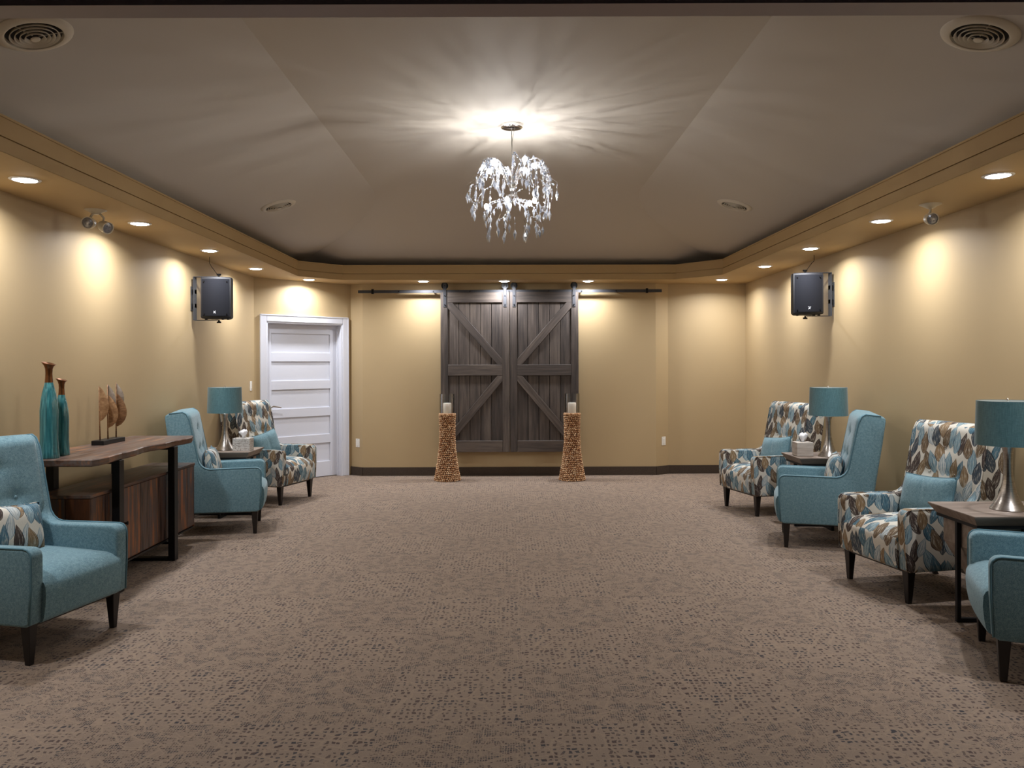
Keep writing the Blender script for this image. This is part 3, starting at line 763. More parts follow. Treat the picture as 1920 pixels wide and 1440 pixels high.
for x in (-1.8, -1.45, -0.99, -0.5, 0.0+0.02, 0.55, 0.99, 1.45, 1.85):
    mk('standoff', cyl((x,-0.117,0), (x,0,0), 0.011, n=12), M['bolt'], t)
    mk('bolt', cyl((x,-0.134,0), (x,-0.125,0), 0.009, n=6), M['bolt'], t)
for x in (-1.80, 1.86): mk('end_stop', box(x-0.016, x+0.016, -0.135, -0.11, -0.03, 0.033, 0.003), M['bolt'], t)

# ---------------------------------------------------------------- candle stands
def stand(label, clabel, glabel, x, y):
    t = thing('candle_stand', label, 'candle stand', (x, y, 0), 0, 'tall woven candle stands')
    prof = [(0.170,0.0),(0.166,0.04),(0.150,0.12),(0.132,0.22),(0.116,0.34),(0.105,0.46),(0.100,0.58),(0.101,0.70),(0.105,0.80),(0.108,0.85)]
    def rad(z):
        for (r0,z0),(r1,z1) in zip(prof, prof[1:]):
            if z0 <= z <= z1: return r0+(r1-r0)*(z-z0)/(z1-z0)
        return prof[-1][0]
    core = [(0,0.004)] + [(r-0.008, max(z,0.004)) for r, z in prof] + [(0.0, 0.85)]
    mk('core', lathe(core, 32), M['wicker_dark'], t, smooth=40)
    rnd = random.Random(int(x*100)); bm = bmesh.new(); rows = 36
    ico = bmesh.new(); bmesh.ops.create_icosphere(ico, subdivisions=1, radius=1.0); iv = [v.co.copy() for v in ico.verts]; fi = [[v.index for v in f.verts] for f in ico.faces]; ico.free()
    for k in range(rows):
        z = 0.012 + k*(0.832/(rows-1)); r = rad(z)-0.002; n = int(2*PI*r/0.026)
        for i in range(n):
            a = 2*PI*(i+0.5*(k%2)+rnd.uniform(-.12,.12))/n
            tilt = (1 if k%2 else -1)*R(32+rnd.uniform(-14,14)); rr = r + rnd.uniform(-0.003,0.003)
            m_ = Matrix.Translation((rr*math.cos(a), rr*math.sin(a), z+rnd.uniform(-.002,.002))) @ Matrix.Rotation(a, 4, 'Z') @ Matrix.Rotation(tilt, 4, 'X') @ Matrix.Diagonal((0.009, 0.0165, 0.0098, 1))
            vv = [bm.verts.new(m_ @ c) for c in iv]
            for f in fi: bm.faces.new([vv[q] for q in f])
    o = mk('weave', bm, M['wicker'], t, smooth=True); o['kind'] = 'stuff'
    mk('rim', lathe([(0.0,0.85),(0.104,0.85),(0.112,0.853),(0.113,0.862),(0.106,0.868),(0.0,0.868)], 32), M['wicker'], t, smooth=40)
    c = thing('pillar_candle', clabel, 'candle', (x, y, 0.868), 0, 'white pillar candles')
    mk('wax', lathe([(0.0,0.0),(0.051,0.0),(0.053,0.004),(0.053,0.126),(0.050,0.131),(0.030,0.128),(0.0,0.126)], 32), M['candle'], c, smooth=50)
    mk('wick', tube([(0,0,0.126),(0.001,0,0.134),(0.003,0,0.140)], 0.0012, 6), M['wick'], c)
    g = mk('glass_cylinder', lathe([(0.097,0.0),(0.098,0.0),(0.098,0.25),(0.095,0.25),(0.095,0.004),(0.0,0.004)], 48), M['glass'], None, smooth=40, loc=(x, y, 0.868))
    tag(g, glabel, 'glass', 'open glass cylinders around the candles')
stand('tall woven hourglass candle stand before the left barn door', 'white unlit pillar candle on the left woven stand', 'clear open glass cylinder around the left candle', -0.785, 10.36)
stand('tall woven hourglass candle stand before the right barn door', 'white unlit pillar candle on the right woven stand', 'clear open glass cylinder around the right candle', 0.830, 10.36)

# ---------------------------------------------------------------- armchairs
def arm_outline():
    """side silhouette in (y, z): front is +y"""
    p = [(0.325,0.20), (0.352,0.215), (0.362,0.40), (0.362,0.53)]
    p += [(0.362-0.045+0.045*math.cos(R(a)), 0.545+0.045*math.sin(R(a))) for a in (0,30,60,90)]
    p += [(0.10,0.588), (-0.05,0.586)]
    # fillet up into the wing
    cx, cz, r = -0.065, 0.686, 0.10
    p += [(cx + r*math.cos(R(a)), cz + r*math.sin(R(a))) for a in (-95,-115,-135,-155,-168)]
    p += [(-0.20,0.85), (-0.235,1.02)]
    p += [(-0.262,1.075), (-0.290,1.092), (-0.40,1.080), (-0.432,1.062)]
    p += [(-0.415,0.90), (-0.37,0.60), (-0.325,0.30), (-0.318,0.205)]
    return p
def back_front(z):
    return -0.158 - (z-0.62)*0.19
def chair(label, kind, Mx, My, ang, group):
    """Mx, My: middle of the two front feet; ang: direction the chair faces (degrees)"""
    f = Vector((math.cos(R(ang)), math.sin(R(ang)), 0)); o = Vector((Mx, My, 0)) - f*0.305
    t = thing('armchair', label, 'armchair', tuple(o), R(ang-90), group)
    mat = M['blue'] if kind == 'blue' else M['leafy']; pip = M['piping'] if kind == 'blue' else M['leafy']
    W2 = 0.345; TH = 0.085
    out = arm_outline()
    for s in (-1, 1):
        bm = prism([(s*W2, y, z) for y, z in out], (-s*TH, 0, 0), 0.014, 3)
        mk('arm', bm, mat, t, smooth=60, uv=True)
        pp = [(s*(W2-0.004), y, z) for y, z in out[1:20]]
        mk('piping', tube(pp, 0.0055, 6), pip, t, smooth=True, uv=True)
    # seat: crowned block filling the space between the arms, front face bowed
    bm = bmesh.new(); NX, NY = 14, 16; xs = W2-TH+0.012
    grid = []
    y0, y1 = -0.22, 0.372
    rows_ = []
    for j in range(NY+1):
        v = j/NY
        row = []
        for i in range(NX+1):
            u = -1+2*i/NX
            crown = 0.030*(1-u**4)*(1-(2*v-1)**4) 
            y = y0+(y1-y0)*v
            edge = max(0, (v-0.86)/0.14); z = 0.437 + crown - 0.030*edge**2 + 0.02*(1-v)
            row.append((u*xs, y + 0.012*(1-u*u)*v, z))
        rows_.append(row)
    # front face rows going down
    for k, (dy, z) in enumerate([(0.010,0.385),(0.013,0.34),(0.008,0.28),(0.0,0.235),(-0.008,0.215),(-0.022,0.207)]):
        rows_.append([(( -1+2*i/NX)*xs, y1+dy + 0.012*(1-(-1+2*i/NX)**2), z - (0.0 if k < 3 else -0.006*(1-(-1+2*i/NX)**2))) for i in range(NX+1)])
    rows_.append([((-1+2*i/NX)*xs, y0, 0.207) for i in range(NX+1)])
    V = [[bm.verts.new(c) for c in r_] for r_ in rows_]
    for a, b in zip(V, V[1:]):
        for i in range(NX): bm.faces.new((a[i], a[i+1], b[i+1], b[i]))
    bm.faces.new([r_[0] for r_ in V][::1]); bm.faces.new([r_[-1] for r_ in V][::-1])
    for i in range(NX): bm.faces.new((V[-1][i], V[-1][i+1], V[0][i+1], V[0][i]))
    bmesh.ops.recalc_face_normals(bm, faces=bm.faces)
    mk('seat', bm, mat, t, smooth=50, uv=True)
    # back: padded, tufted front between and over the wings
    bm = bmesh.new(); NX, NZ = 30, 34; bw = W2-0.006
    tufts = [(0.0,0.93),(-0.11,0.76),(0.11,0.76)]
    Vf = []; 
    for j in range(NZ+1):
        z = 0.44 + (1.096-0.44)*j/NZ; row = []
        for i in range(NX+1):
            u = -1+2*i/NX; x = u*bw
            wing = 0.0 if z > 0.70 else min(1, (0.70-z)/0.10)           # below the wings the back sits between the arms
            x = x*(1-wing*(TH/bw)) if wing else x
            y = back_front(max(z,0.5)) + 0.016*(1-u**6)
            e = max(0, (abs(u)-0.86)/0.14); y -= 0.035*e**2.2
            et = max(0, (z-1.045)/0.051); y -= 0.05*et**2.4
            for tx, tz in tufts:
                dd = ((x-tx)**2 + (z-tz)**2); y -= 0.012*math.exp(-dd/0.0022)
                dx = abs(x-tx)
                y -= 0.004*math.exp(-((z-tz)**2)/0.0005)*math.exp(-dd/0.02)
            row.append(bm.verts.new((x, y, z - 0.012*e**2*max(0,(z-1.0)/0.1))))
        Vf.append(row)
    for a, b in zip(Vf, Vf[1:]):
        for i in range(NX): bm.faces.new((a[i], a[i+1], b[i+1], b[i]))
    # top and rear
    rear = [(-0.31,1.098),(-0.38,1.092),(-0.425,1.072),(-0.434,1.05),(-0.412,0.88),(-0.368,0.60),(-0.322,0.30),(-0.314,0.215)]
    prev = Vf[-1]; first = True
    for y, z in rear:
        row = []
        for i in range(NX+1):
            u = -1+2*i/NX; row.append(bm.verts.new((u*bw*(0.985), y, z - (0.006*abs(u)**6))))
        for i in range(NX): bm.faces.new((prev[i], prev[i+1], row[i+1], row[i]))
        prev = row
    for i in range(NX): bm.faces.new((prev[i], prev[i+1], Vf[0][i+1], Vf[0][i]))
    bmesh.ops.holes_fill(bm, edges=[e for e in bm.edges if e.is_boundary], sides=0)
    bmesh.ops.triangulate(bm, faces=[f_ for f_ in bm.faces if len(f_.verts) > 4])
    bmesh.ops.recalc_face_normals(bm, faces=bm.faces)
    mk('backrest', bm, mat, t, smooth=50, uv=True)
    for tx, tz in tufts:
        m_ = Matrix.Translation((tx, back_front(tz)+0.016-0.0115, tz)) @ Matrix.Diagonal((1,0.5,1,1))
        bm = bmesh.new(); bmesh.ops.create_uvsphere(bm, u_segments=12, v_segments=8, radius=0.010, matrix=m_); mk('button', bm, mat, t, smooth=True, uv=True)
    # legs
    for s in (-1, 1):
        bm = bmesh.new(); xa = s*0.295
        top_ = [(xa-0.029,0.275),(xa+0.029,0.275),(xa+0.029,0.333),(xa-0.029,0.333)]; b_ = [(xa-0.015,0.291),(xa+0.015,0.291),(xa+0.015,0.321),(xa-0.015,0.321)]
        vt_ = [bm.verts.new((x,y,0.215)) for x,y in top_]; vb = [bm.verts.new((x,y,0.0)) for x,y in b_]
        bm.faces.new(vt_); bm.faces.new(vb[::-1])
        for i in range(4): bm.faces.new((vb[i], vb[(i+1)%4], vt_[(i+1)%4], vt_[i]))
        bmesh.ops.recalc_face_normals(bm, faces=bm.faces); bmesh.ops.bevel(bm, geom=bm.edges[:], offset=0.003, segments=1, affect='EDGES')
        mk('leg', bm, M['leg'], t)
        bm = bmesh.new(); rings = []
        for k in range(7):
            q = k/6; z = 0.225*(1-q); y = -0.27 - 0.10*q**1.7; h = 0.028*(1-q)+0.014*q; xx = s*(0.275+0.01*q)
            rings.append([bm.verts.new((xx+a*h, y+b*h, z)) for a, b in ((-1,-1),(1,-1),(1,1),(-1,1))])
        for a, b in zip(rings, rings[1:]):
            for i in range(4): bm.faces.new((a[i], a[(i+1)%4], b[(i+1)%4], b[i]))
        bm.faces.new(rings[0]); bm.faces.new(rings[-1][::-1]); bmesh.ops.recalc_face_normals(bm, faces=bm.faces)
        mk('leg', bm, M['leg'], t)
    mk('base_frame', box(-0.30, 0.30, -0.29, 0.32, 0.190, 0.212), M['leg'], t)
    return t

def pillow(label, mat, par, x, w=0.48, h=0.285, lean=-14, roll=0, z=0.605, y=-0.085, seam=False, pm=None):
    """lumbar cushion standing on the seat against the back; top-level, placed in the chair's frame"""
    t = bpy.data.objects.new('lumbar_cushion', None); C.objects.link(t)
    ml = Matrix.Translation(par.location) @ Matrix.Rotation(par.rotation_euler.z, 4, 'Z') @ Matrix.Translation((x, y, z)) @ Matrix.Rotation(R(roll), 4, 'Y') @ Matrix.Rotation(R(-lean), 4, 'X')
    t.matrix_world = ml
    t['label'] = label; t['category'] = 'cushion'; t['group'] = 'lumbar cushions in the armchairs'
    bm = bmesh.new(); N, Mz = 24, 16; D = 0.062
    def pt(u, v, s):
        pinch = 1 - 0.07*(1-v*v)*abs(u)**3 ; pz = 1 - 0.10*(1-u*u)*abs(v)**3
        px = u*w/2*(1-0.035*(1-abs(v)**2)*1.0*abs(u)); pzv = v*h/2*(1-0.09*(1-u*u))
        th = D*((1-u**4)**0.6)*((1-v**4)**0.6)
        th *= 1 - 0.12*math.exp(-(u*u)/0.002) if seam else 1
        return (px, s*th, pzv)
    for s in (-1, 1):
        G = [[bm.verts.new(pt(-1+2*i/N, -1+2*j/Mz, s)) for i in range(N+1)] for j in range(Mz+1)]
        for j in range(Mz):
            for i in range(N): bm.faces.new((G[j][i], G[j][i+1], G[j+1][i+1], G[j+1][i]))
    bmesh.ops.remove_doubles(bm, verts=bm.verts, dist=1e-5); bmesh.ops.recalc_face_normals(bm, faces=bm.faces)
    mk('cover', bm, mat, t, smooth=True, uv=True)
    loop = [pt(-1+2*i/N, -1, 0) for i in range(N)] + [pt(1, -1+2*j/Mz, 0) for j in range(Mz)] + [pt(1-2*i/N, 1, 0) for i in range(N)] + [pt(-1, 1-2*j/Mz, 0) for j in range(Mz)]
    mk('piping', tube(loop, 0.004, 6, closed=True), pm or mat, t, smooth=True, uv=True)
    return t

deg = lambda x, y: math.degrees(math.atan2(y, x))
GB, GL = 'plain blue armchairs', 'leaf print armchairs'
chA = chair('plain blue tweed armchair at left edge, in front of the console', 'blue', -2.337, 4.30, deg(.97,-.23), GB)
chB = chair('plain blue tweed armchair beyond the console, left of the table', 'blue', -2.33, 7.42, deg(.97,.24), GB)
chC = chair('leaf print armchair in front of the white door', 'leafy', -2.35, 8.835, deg(.955,-.295), GL)
chD = chair('leaf print armchair farthest back on the right side', 'leafy', 2.37, 8.13, deg(-.97,-.24), GL)
chE = chair('plain blue tweed armchair on the right between two leaf print chairs', 'blue', 2.357, 6.81, deg(-.95,.30), GB)
chF = chair('leaf print armchair nearest the camera on the right', 'leafy', 2.436, 5.277, deg(-.98,-.20), GL)
chG = chair('plain blue tweed armchair cut off by the right picture edge', 'blue', 2.44, 4.04, deg(-.925,.377), GB)
pillow('leaf print cushion in the blue chair at left edge', M['leafy'], chA, 0.04, roll=-6)
pillow('leaf print cushion in the blue chair beyond the console', M['leafy'], chB, 0.0)
pillow('plain blue cushion in the leaf print chair by the white door', M['blue'], chC, -0.02, roll=8, seam=True, pm=M['piping'])
pillow('plain blue cushion in the farthest right leaf print chair', M['blue'], chD, 0.0, roll=6, seam=True, pm=M['piping'])
pillow('leaf print cushion in the right blue chair', M['leafy'], chE, 0.0)
pillow('plain blue cushion in the nearest right leaf print chair', M['blue'], chF, 0.02, roll=3, seam=True, pm=M['piping'])

# ---------------------------------------------------------------- side tables
def side_table(label, x, y, rz=0):
    t = thing('side_table', label, 'side table', (x, y, 0), R(rz), 'wooden side tables with black metal feet')
    S, SY, zt = 0.305, 0.245, 0.655
    bm = bmesh.new()
    a = [bm.verts.new((sx*S, sy*SY, zt)) for sx, sy in ((-1,-1),(1,-1),(1,1),(-1,1))]
    a2 = [bm.verts.new((sx*S, sy*SY, zt-0.008)) for sx, sy in ((-1,-1),(1,-1),(1,1),(-1,1))]
    b = [bm.verts.new((sx*(S-0.035), sy*(SY-0.035), zt-0.058)) for sx, sy in ((-1,-1),(1,-1),(1,1),(-1,1))]
    bm.faces.new(a); bm.faces.new(b[::-1])
    for i in range(4):
        j = (i+1)%4; bm.faces.new((a2[i],a2[j],a[j],a[i])); bm.faces.new((b[i],b[j],a2[j],a2[i]))
    bmesh.ops.recalc_face_normals(bm, faces=bm.faces); bmesh.ops.bevel(bm, geom=[e for e in bm.edges], offset=0.002, segments=1, affect='EDGES')
    mk('tabletop', bm, M['grey_wood'], t)
    k = 0.012; X, Y = S-0.035, SY-0.035
    bm = bmesh.new(); abox(bm, -X, X, -Y, Y, zt-0.075, zt-0.058); mk('apron', bm, M['black_metal'], t)
    # two crossing metal loops: one along x, one along y
    bm = bmesh.new()
    abox(bm, -X, -X+2*k, -k, k, 0, zt-0.075, None, 0.002); abox(bm, X-2*k, X, -k, k, 0, zt-0.075, None, 0.002); abox(bm, -X+2*k, X-2*k, -k, k, 0, 2*k)
    mk('leg_frame', bm, M['black_metal'], t)
    bm = bmesh.new()
    abox(bm, -k, k, -Y, -Y+2*k, 0, zt-0.075, None, 0.002); abox(bm, -k, k, Y-2*k, Y, 0, zt-0.075, None, 0.002); abox(bm, -k, k, -Y+2*k, -k, 0, 2*k); abox(bm, -k, k, k, Y-2*k, 0, 2*k)
    mk('leg_frame', bm, M['black_metal'], t)
    # tapered wooden pedestal between the loops
    bm = bmesh.new()
    def ring(hx, hy, z): return [bm.verts.new((sx*hx, sy*hy, z)) for sx, sy in ((-1,-1),(1,-1),(1,1),(-1,1))]
    rs = [ring(0.04,0.04,2*k), ring(X-2*k-0.004, Y-2*k-0.004, 0.44), ring(X-2*k-0.004, Y-2*k-0.004, zt-0.076)]
    bm.faces.new(rs[0][::-1]); bm.faces.new(rs[-1])
    for p, q in zip(rs, rs[1:]):
        for i in range(4): bm.faces.new((p[i], p[(i+1)%4], q[(i+1)%4], q[i]))
    bmesh.ops.recalc_face_normals(bm, faces=bm.faces)
    mk('pedestal', bm, M['grey_wood'], t)
    return t
side_table('weathered wood side table between the left blue and leaf print chairs', -2.825, 8.02)
side_table('weathered wood side table between the two far right chairs', 2.90, 7.36)
side_table('weathered wood side table nearest the camera at right edge', 2.86, 4.63)

# ---------------------------------------------------------------- lamps
def lamp(label, x, y, z=0.655, cord=1):
    t = thing('table_lamp', label, 'lamp', (x, y, z), 0, 'teal shaded silver table lamps')
    prof = [(0.0,0.0),(0.092,0.0),(0.094,0.005),(0.090,0.012),(0.076,0.030),(0.058,0.062),(0.042,0.105),(0.031,0.155),(0.025,0.20),(0.0225,0.25),(0.0225,0.29),(0.025,0.325),(0.031,0.352),(0.034,0.360),(0.030,0.366),(0.012,0.368),(0.0,0.368)]
    mk('lamp_base', lathe(prof, 40), M['nickel'], t, smooth=50)
    mk('socket', lathe([(0.0,0.366),(0.014,0.366),(0.014,0.42),(0.017,0.44),(0.0,0.445)], 16), M['black_metal'], t, smooth=40)
    r0, r1, z0, z1 = 0.168, 0.160, 0.372, 0.625
    sh = mk('lamp_shade', lathe([(r0-0.0035,z0),(r0,z0),(r1,z1),(r1-0.0035,z1),(r0-0.0035,z0)], 56), M['shade'], t, smooth=50)
    mk('lining', lathe([(r0-0.005,z0+0.002),(r1-0.005,z1-0.002)], 56), M['lining'], sh, smooth=True)
    bm = bmesh.new(); atube(bm, [(0,0,0.44),(0,0,0.60)], 0.003, 6)
    for k in range(3):
        a = k*2*PI/3+0.4; atube(bm, [(0,0,0.605),(0.155*math.cos(a),0.155*math.sin(a),0.612)], 0.0022, 6)
    mk('spider', bm, M['chrome'], t)
    mk('finial', lathe([(0.0,0.603),(0.009,0.605),(0.006,0.616),(0.010,0.628),(0.007,0.638),(0.0,0.642)], 14), M['chrome'], t, smooth=True)
    s = 1 if x > 0 else -1
    mk('power_cord', tube([(s*0.088,0.0,0.004),(s*0.12,-0.01,0.004),(s*0.155,0.004,0.012),(s*0.185,0.01,0.006),(s*0.205,0.012,0.004),(s*0.225,0.03,0.004)], 0.0028, 6), M['cord'], t, smooth=True)
lamp('silver lamp with teal drum shade on the left side table', -2.825, 7.985)
lamp('silver lamp with teal drum shade on the far right side table', 2.905, 7.25)
lamp('silver lamp with teal drum shade at the right picture edge', 2.875, 4.60)

# ---------------------------------------------------------------- tissue boxes
def tissue(label, x, y, rz, mat, sx, sy, h=0.125):
    t = thing('tissue_box', label, 'tissue box', (x, y, 0.655), R(rz), None)
    mk('box', box(-sx, sx, -sy, sy, 0, h, 0.004, 2), mat, t)
    mk('slot', lathe([(0.0,h+0.0008),(0.030,h+0.0008),(0.030,h-0.001)], 24, squash=0.6), M['slot'], t)
    bm = bmesh.new(); n = 18; rings = []
    rnd = random.Random(3)
    for k, (r, z) in enumerate([(0.010,-0.004),(0.014,0.015),(0.024,0.035),(0.034,0.055),(0.036,0.072)]):
        ring = []
        for i in range(n):
            a = 2*PI*i/n; w_ = 1+0.3*math.sin(3*a+k*0.7)+0.2*math.sin(8*a+k)
            ring.append(bm.verts.new((r*w_*math.cos(a), 0.45*r*w_*math.sin(a), h+z+ ((0.010*math.sin(a+0.6)+0.006*math.sin(5*a)) if k > 2 else 0))))
        rings.append(ring)
    for a, b in zip(rings, rings[1:]):
        for i in range(n): bm.faces.new((a[i], a[(i+1)%n], b[(i+1)%n], b[i]))
    c = bm.verts.new((0.004,0,h+0.062))
    for i in range(n): bm.faces.new((rings[-1][i], rings[-1][(i+1)%n], c))
    mk('tissue', bm, M['tissue'], t, smooth=True)
tissue('pale swirled wood tissue box on the left side table', -2.625, 7.93, 0, M['swirl'], 0.085, 0.065)
tissue('whitewashed brown tissue box on the far right side table', 2.70, 7.33, 0, M['box_wood'], 0.075, 0.065)

# ---------------------------------------------------------------- console cabinet
t = thing('console_cabinet', 'reclaimed wood console with live edge top and black metal frame', 'console', (-2.85, 5.86, 0), 0)
cy = 5.86
def lx(x): return x+2.85
def lY(y): return y-cy
# slab with live edge
rnd = random.Random(8); pts = []; ya, yb = lY(4.94), lY(6.62); n = 30
for k in range(n+1):
    q = k/n; y = ya+(yb-ya)*q
    wv = 0.020*math.sin(q*9.0+0.4) + 0.010*math.sin(q*23) + rnd.uniform(-0.003,0.003) + (-0.02 if q > 0.93 else 0)
    pts.append((lx(-2.575)+wv, y, 0.875))
pts += [(lx(-3.11), yb, 0.875), (lx(-3.11), ya, 0.875)]
mk('slab_top', prism(pts, (0,0,0.045), 0.006, 1), M['recl_top'], t)
for yy in (5.30, 6.17):
    bm = bmesh.new()
    for xx in (-2.585, -3.02): abox(bm, lx(xx)-0.026, lx(xx)+0.026, lY(yy)-0.032, lY(yy)+0.032, 0.0, 0.875, None, 0.002)
    abox(bm, lx(-3.02)+0.026, lx(-2.585)-0.026, lY(yy)-0.032, lY(yy)+0.032, 0.0, 0.022)
    abox(bm, lx(-3.02)+0.026, lx(-2.585)-0.026, lY(yy)-0.032, lY(yy)+0.032, 0.853, 0.875)
    mk('leg_frame', bm, M['black_metal'], t)
c0, c1, cz0, cz1 = 5.03, 6.70, 0.155, 0.685; fx = -2.632
mk('cabinet_top', box(lx(-2.99), lx(fx)+0.008, lY(c0)-0.006, lY(c1)+0.006, cz1-0.022, cz1, 0.003), M['recl_top'], t)
body = mk('cabinet_body', box(lx(-2.985), lx(fx)-0.02, lY(c0)+0.012, lY(c1)-0.002, cz0, cz1-0.023), M['recl'], t)
mk('end_panel', box(lx(-2.985), lx(-2.79), lY(c0), lY(c0)+0.011, cz0, cz1-0.023, 0.002), M['recl'], t)
mk('end_panel', box(lx(-2.786), lx(fx), lY(c0), lY(c0)+0.011, cz0, cz1-0.023, 0.002), M['recl_end'], t)
mk('end_panel', box(lx(-2.985), lx(fx), lY(c1)-0.001, lY(c1)+0.005, cz0, cz1-0.023), M['recl'], t)
dw = (c1-c0-0.012)/4
for k in range(4):
    a = lY(c0)+0.012 + dw*k; nb = 3
    d = bpy.data.objects.new('door', None); C.objects.link(d); d.parent = t; d.location = (lx(fx)-0.018, a, 0)
    ws = [dw*0.36, dw*0.30, dw*0.34]; y_ = 0.002
    for q in range(nb):
        mk('board', box(0, 0.016+0.0015*((q+k)%2), y_, y_+ws[q]-(0.0015 if q < 2 else 0.005), cz0+0.012, cz1-0.026, 0.0015), M['recl'], d); y_ += ws[q]
    ky = (dw-0.03) if k % 2 == 0 else 0.03
    mk('knob', lathe([(0.0,0.0),(0.006,0.0),(0.006,0.014),(0.013,0.019),(0.013,0.026),(0.0,0.029)], 14), M['bolt'], d, smooth=40, loc=(0.017, ky, 0.42), rot=(0, PI/2, 0))
mk('cabinet_plinth', box(lx(-2.97), lx(fx)-0.002, lY(c0)+0.012, lY(c1)-0.012, cz0-0.012, cz0), M['black_metal'], t)
bm = bmesh.new()
for yy in (5.30, 6.17): abox(bm, lx(-3.0), lx(-2.60), lY(yy)-0.015, lY(yy)+0.015, cz0-0.03, cz0-0.012)
mk('support_bar', bm, M['black_metal'], t)

# ---------------------------------------------------------------- vases and leaf sculpture
def vase(label, x, y, H, rb, rz):
    t = thing('vase', label, 'vase', (x, y, 0.92), R(rz), 'turquoise bottle vases on the console')
    sc_ = H/0.60; k = rb/0.058
    bm = bmesh.new()
    prof = [(0.0,0.0),(0.056,0.0),(0.058,0.006),(0.054,0.04),(0.050,0.12),(0.051,0.22),(0.052,0.30),(0.047,0.36),(0.039,0.415),(0.029,0.455),(0.0235,0.480)]
    alathe(bm, [(r*k, z*sc_) for r, z in prof], 32)
    # softly squared body
    for v in bm.verts:
        z = v.co.z/H
        a = math.atan2(v.co.y, v.co.x); q = 1+0.07*(math.cos(4*a)**2)*(1-min(1, z/0.7)); v.co.x *= q; v.co.y *= q
    bmesh.ops.recalc_face_normals(bm, faces=bm.faces)
    mk('body', bm, M['vase'], t, smooth=True)
    bm = bmesh.new(); prof = [(0.0238,0.478),(0.0215,0.50),(0.0195,0.535),(0.021,0.565),(0.028,0.585),(0.041,0.600),(0.040,0.602),(0.026,0.588),(0.017,0.565),(0.016,0.52)]
    alathe(bm, [(r*k, z*sc_) for r, z in prof], 32)
    for v in bm.verts:
        if v.co.z > 0.575*sc_: v.co.z += -0.25*v.co.x*((v.co.z/sc_-0.575)/0.025)
    bmesh.ops.recalc_face_normals(bm, faces=bm.faces)
    o = mk('neck', bm, M['copper'], t, smooth=True); o['label'] = 'copper brown flared neck'
vase('taller turquoise bottle vase with flared copper neck', -2.885, 5.03, 0.595, 0.059, 0)
vase('shorter turquoise bottle vase behind the taller one', -2.895, 5.19, 0.490, 0.048, 0)

t = thing('leaf_sculpture', 'carved wooden leaf sculpture on a black base on the console', 'sculpture', (-2.985, 5.98, 0.92), 0)
mk('plinth', box(-0.045, 0.045, -0.165, 0.165, 0, 0.034, 0.002), M['black_metal'], t)
def halfleaf(y, x, z0, z1, wd, mat, dz=0.0, bow=1.0):
    bm = bmesh.new(); N = 18; K = 6; d = Vector((0.72, 0.69, 0))
    V = []
    for j in range(N+1):
        q = j/N; z = z0+(z1-z0)*q; wj = wd*math.sin(PI*min(1,q**0.8))**0.75 if 0 < q < 1 else 0
        V.append([bm.verts.new(Vector((x,y,z)) + d*wj*i/K + Vector((0.5,-0.5,0))*0.014*math.sin(PI*i/K)*math.sin(PI*q) + Vector((0.5,-0.5,0))*0.002*math.sin(j*2.3)*(i/K)) for i in range(K+1)])
    for a, b in zip(V, V[1:]):
        for i in range(K): bm.faces.new((a[i], a[i+1], b[i+1], b[i]))
    r_ = bmesh.ops.solidify(bm, geom=bm.faces[:], thickness=0.004)
    bmesh.ops.remove_doubles(bm, verts=bm.verts, dist=1e-5)
    bmesh.ops.recalc_face_normals(bm, faces=bm.faces)
    return mk('leaf', bm, mat, t, smooth=40)
for (y, lean, top_) in ((-0.125, -0.008, 0.43), (-0.01, -0.004, 0.44), (0.115, 0.0, 0.45)):
    mk('stem', tube([(0,y,0.03), (lean*0.5,y,0.2), (lean,y,top_)], 0.0055, 8, taper=0.003), M['leaf_wood'], t, smooth=True)
halfleaf(-0.125, -0.006, 0.17, 0.43, 0.066, M['leaf_wood'])
halfleaf(-0.01, 0.004, 0.115, 0.36, 0.070, M['leaf_wood'])
o = halfleaf(0.01, -0.012, 0.22, 0.44, 0.060, M['leaf_grey']); o['label'] = 'greyish carved leaf'
halfleaf(0.115, 0.004, 0.115, 0.37, 0.074, M['leaf_wood'])
halfleaf(0.125, -0.008, 0.24, 0.45, 0.062, M['leaf_grey'])

# ---------------------------------------------------------------- chandelier
CX, CYY = 0.035, 5.84
t = thing('chandelier', 'crystal branch chandelier hanging from the middle of the ceiling', 'chandelier', (CX, CYY, zc), 0)
mk('canopy', lathe([(0.0,-0.022),(0.076,-0.022),(0.080,-0.019),(0.080,0.0)], 40), M['chrome'], t, smooth=40)
mk('cable', tube([(0.0,0,-0.02),(0.0,0,-0.50)], 0.0035, 8), M['cable_grey'], t, smooth=True)
mk('cable', tube([(0.025,0,-0.02),(0.012,0.002,-0.06),(0.004,0.003,-0.12),(0.004,0.003,-0.50)], 0.002, 6), M['cable_grey'], t, smooth=True)
HZ = -0.505
mk('hub', lathe([(0.0,HZ+0.03),(0.012,HZ+0.03),(0.014,HZ+0.0),(0.045,HZ-0.01),(0.05,HZ-0.025),(0.03,HZ-0.04),(0.0,HZ-0.045)], 24), M['chrome'], t, smooth=40)
rnd = random.Random(21)
def octa(bm, p, r, h):
    """faceted drop: thin top, fat lower third, pointed tip; hangs down from p"""
    n = 6; a0 = rnd.uniform(0,1)
    top_ = bm.verts.new(p); tip = bm.verts.new(p+Vector((0,0,-h)))
    r1 = [bm.verts.new(p+Vector((r*math.cos(a0+2*PI*i/n), r*math.sin(a0+2*PI*i/n), -h*0.42))) for i in range(n)]
    for i in range(n):
        j = (i+1)%n; bm.faces.new((top_, r1[i], r1[j])); bm.faces.new((tip, r1[j], r1[i]))
def bez(p0, p1, p2, p3, n):
    r_ = []
    for i in range(n+1):
        s = i/n; r_.append(p0*(1-s)**3 + p1*3*s*(1-s)**2 + p2*3*s*s*(1-s) + p3*s**3)
    return r_
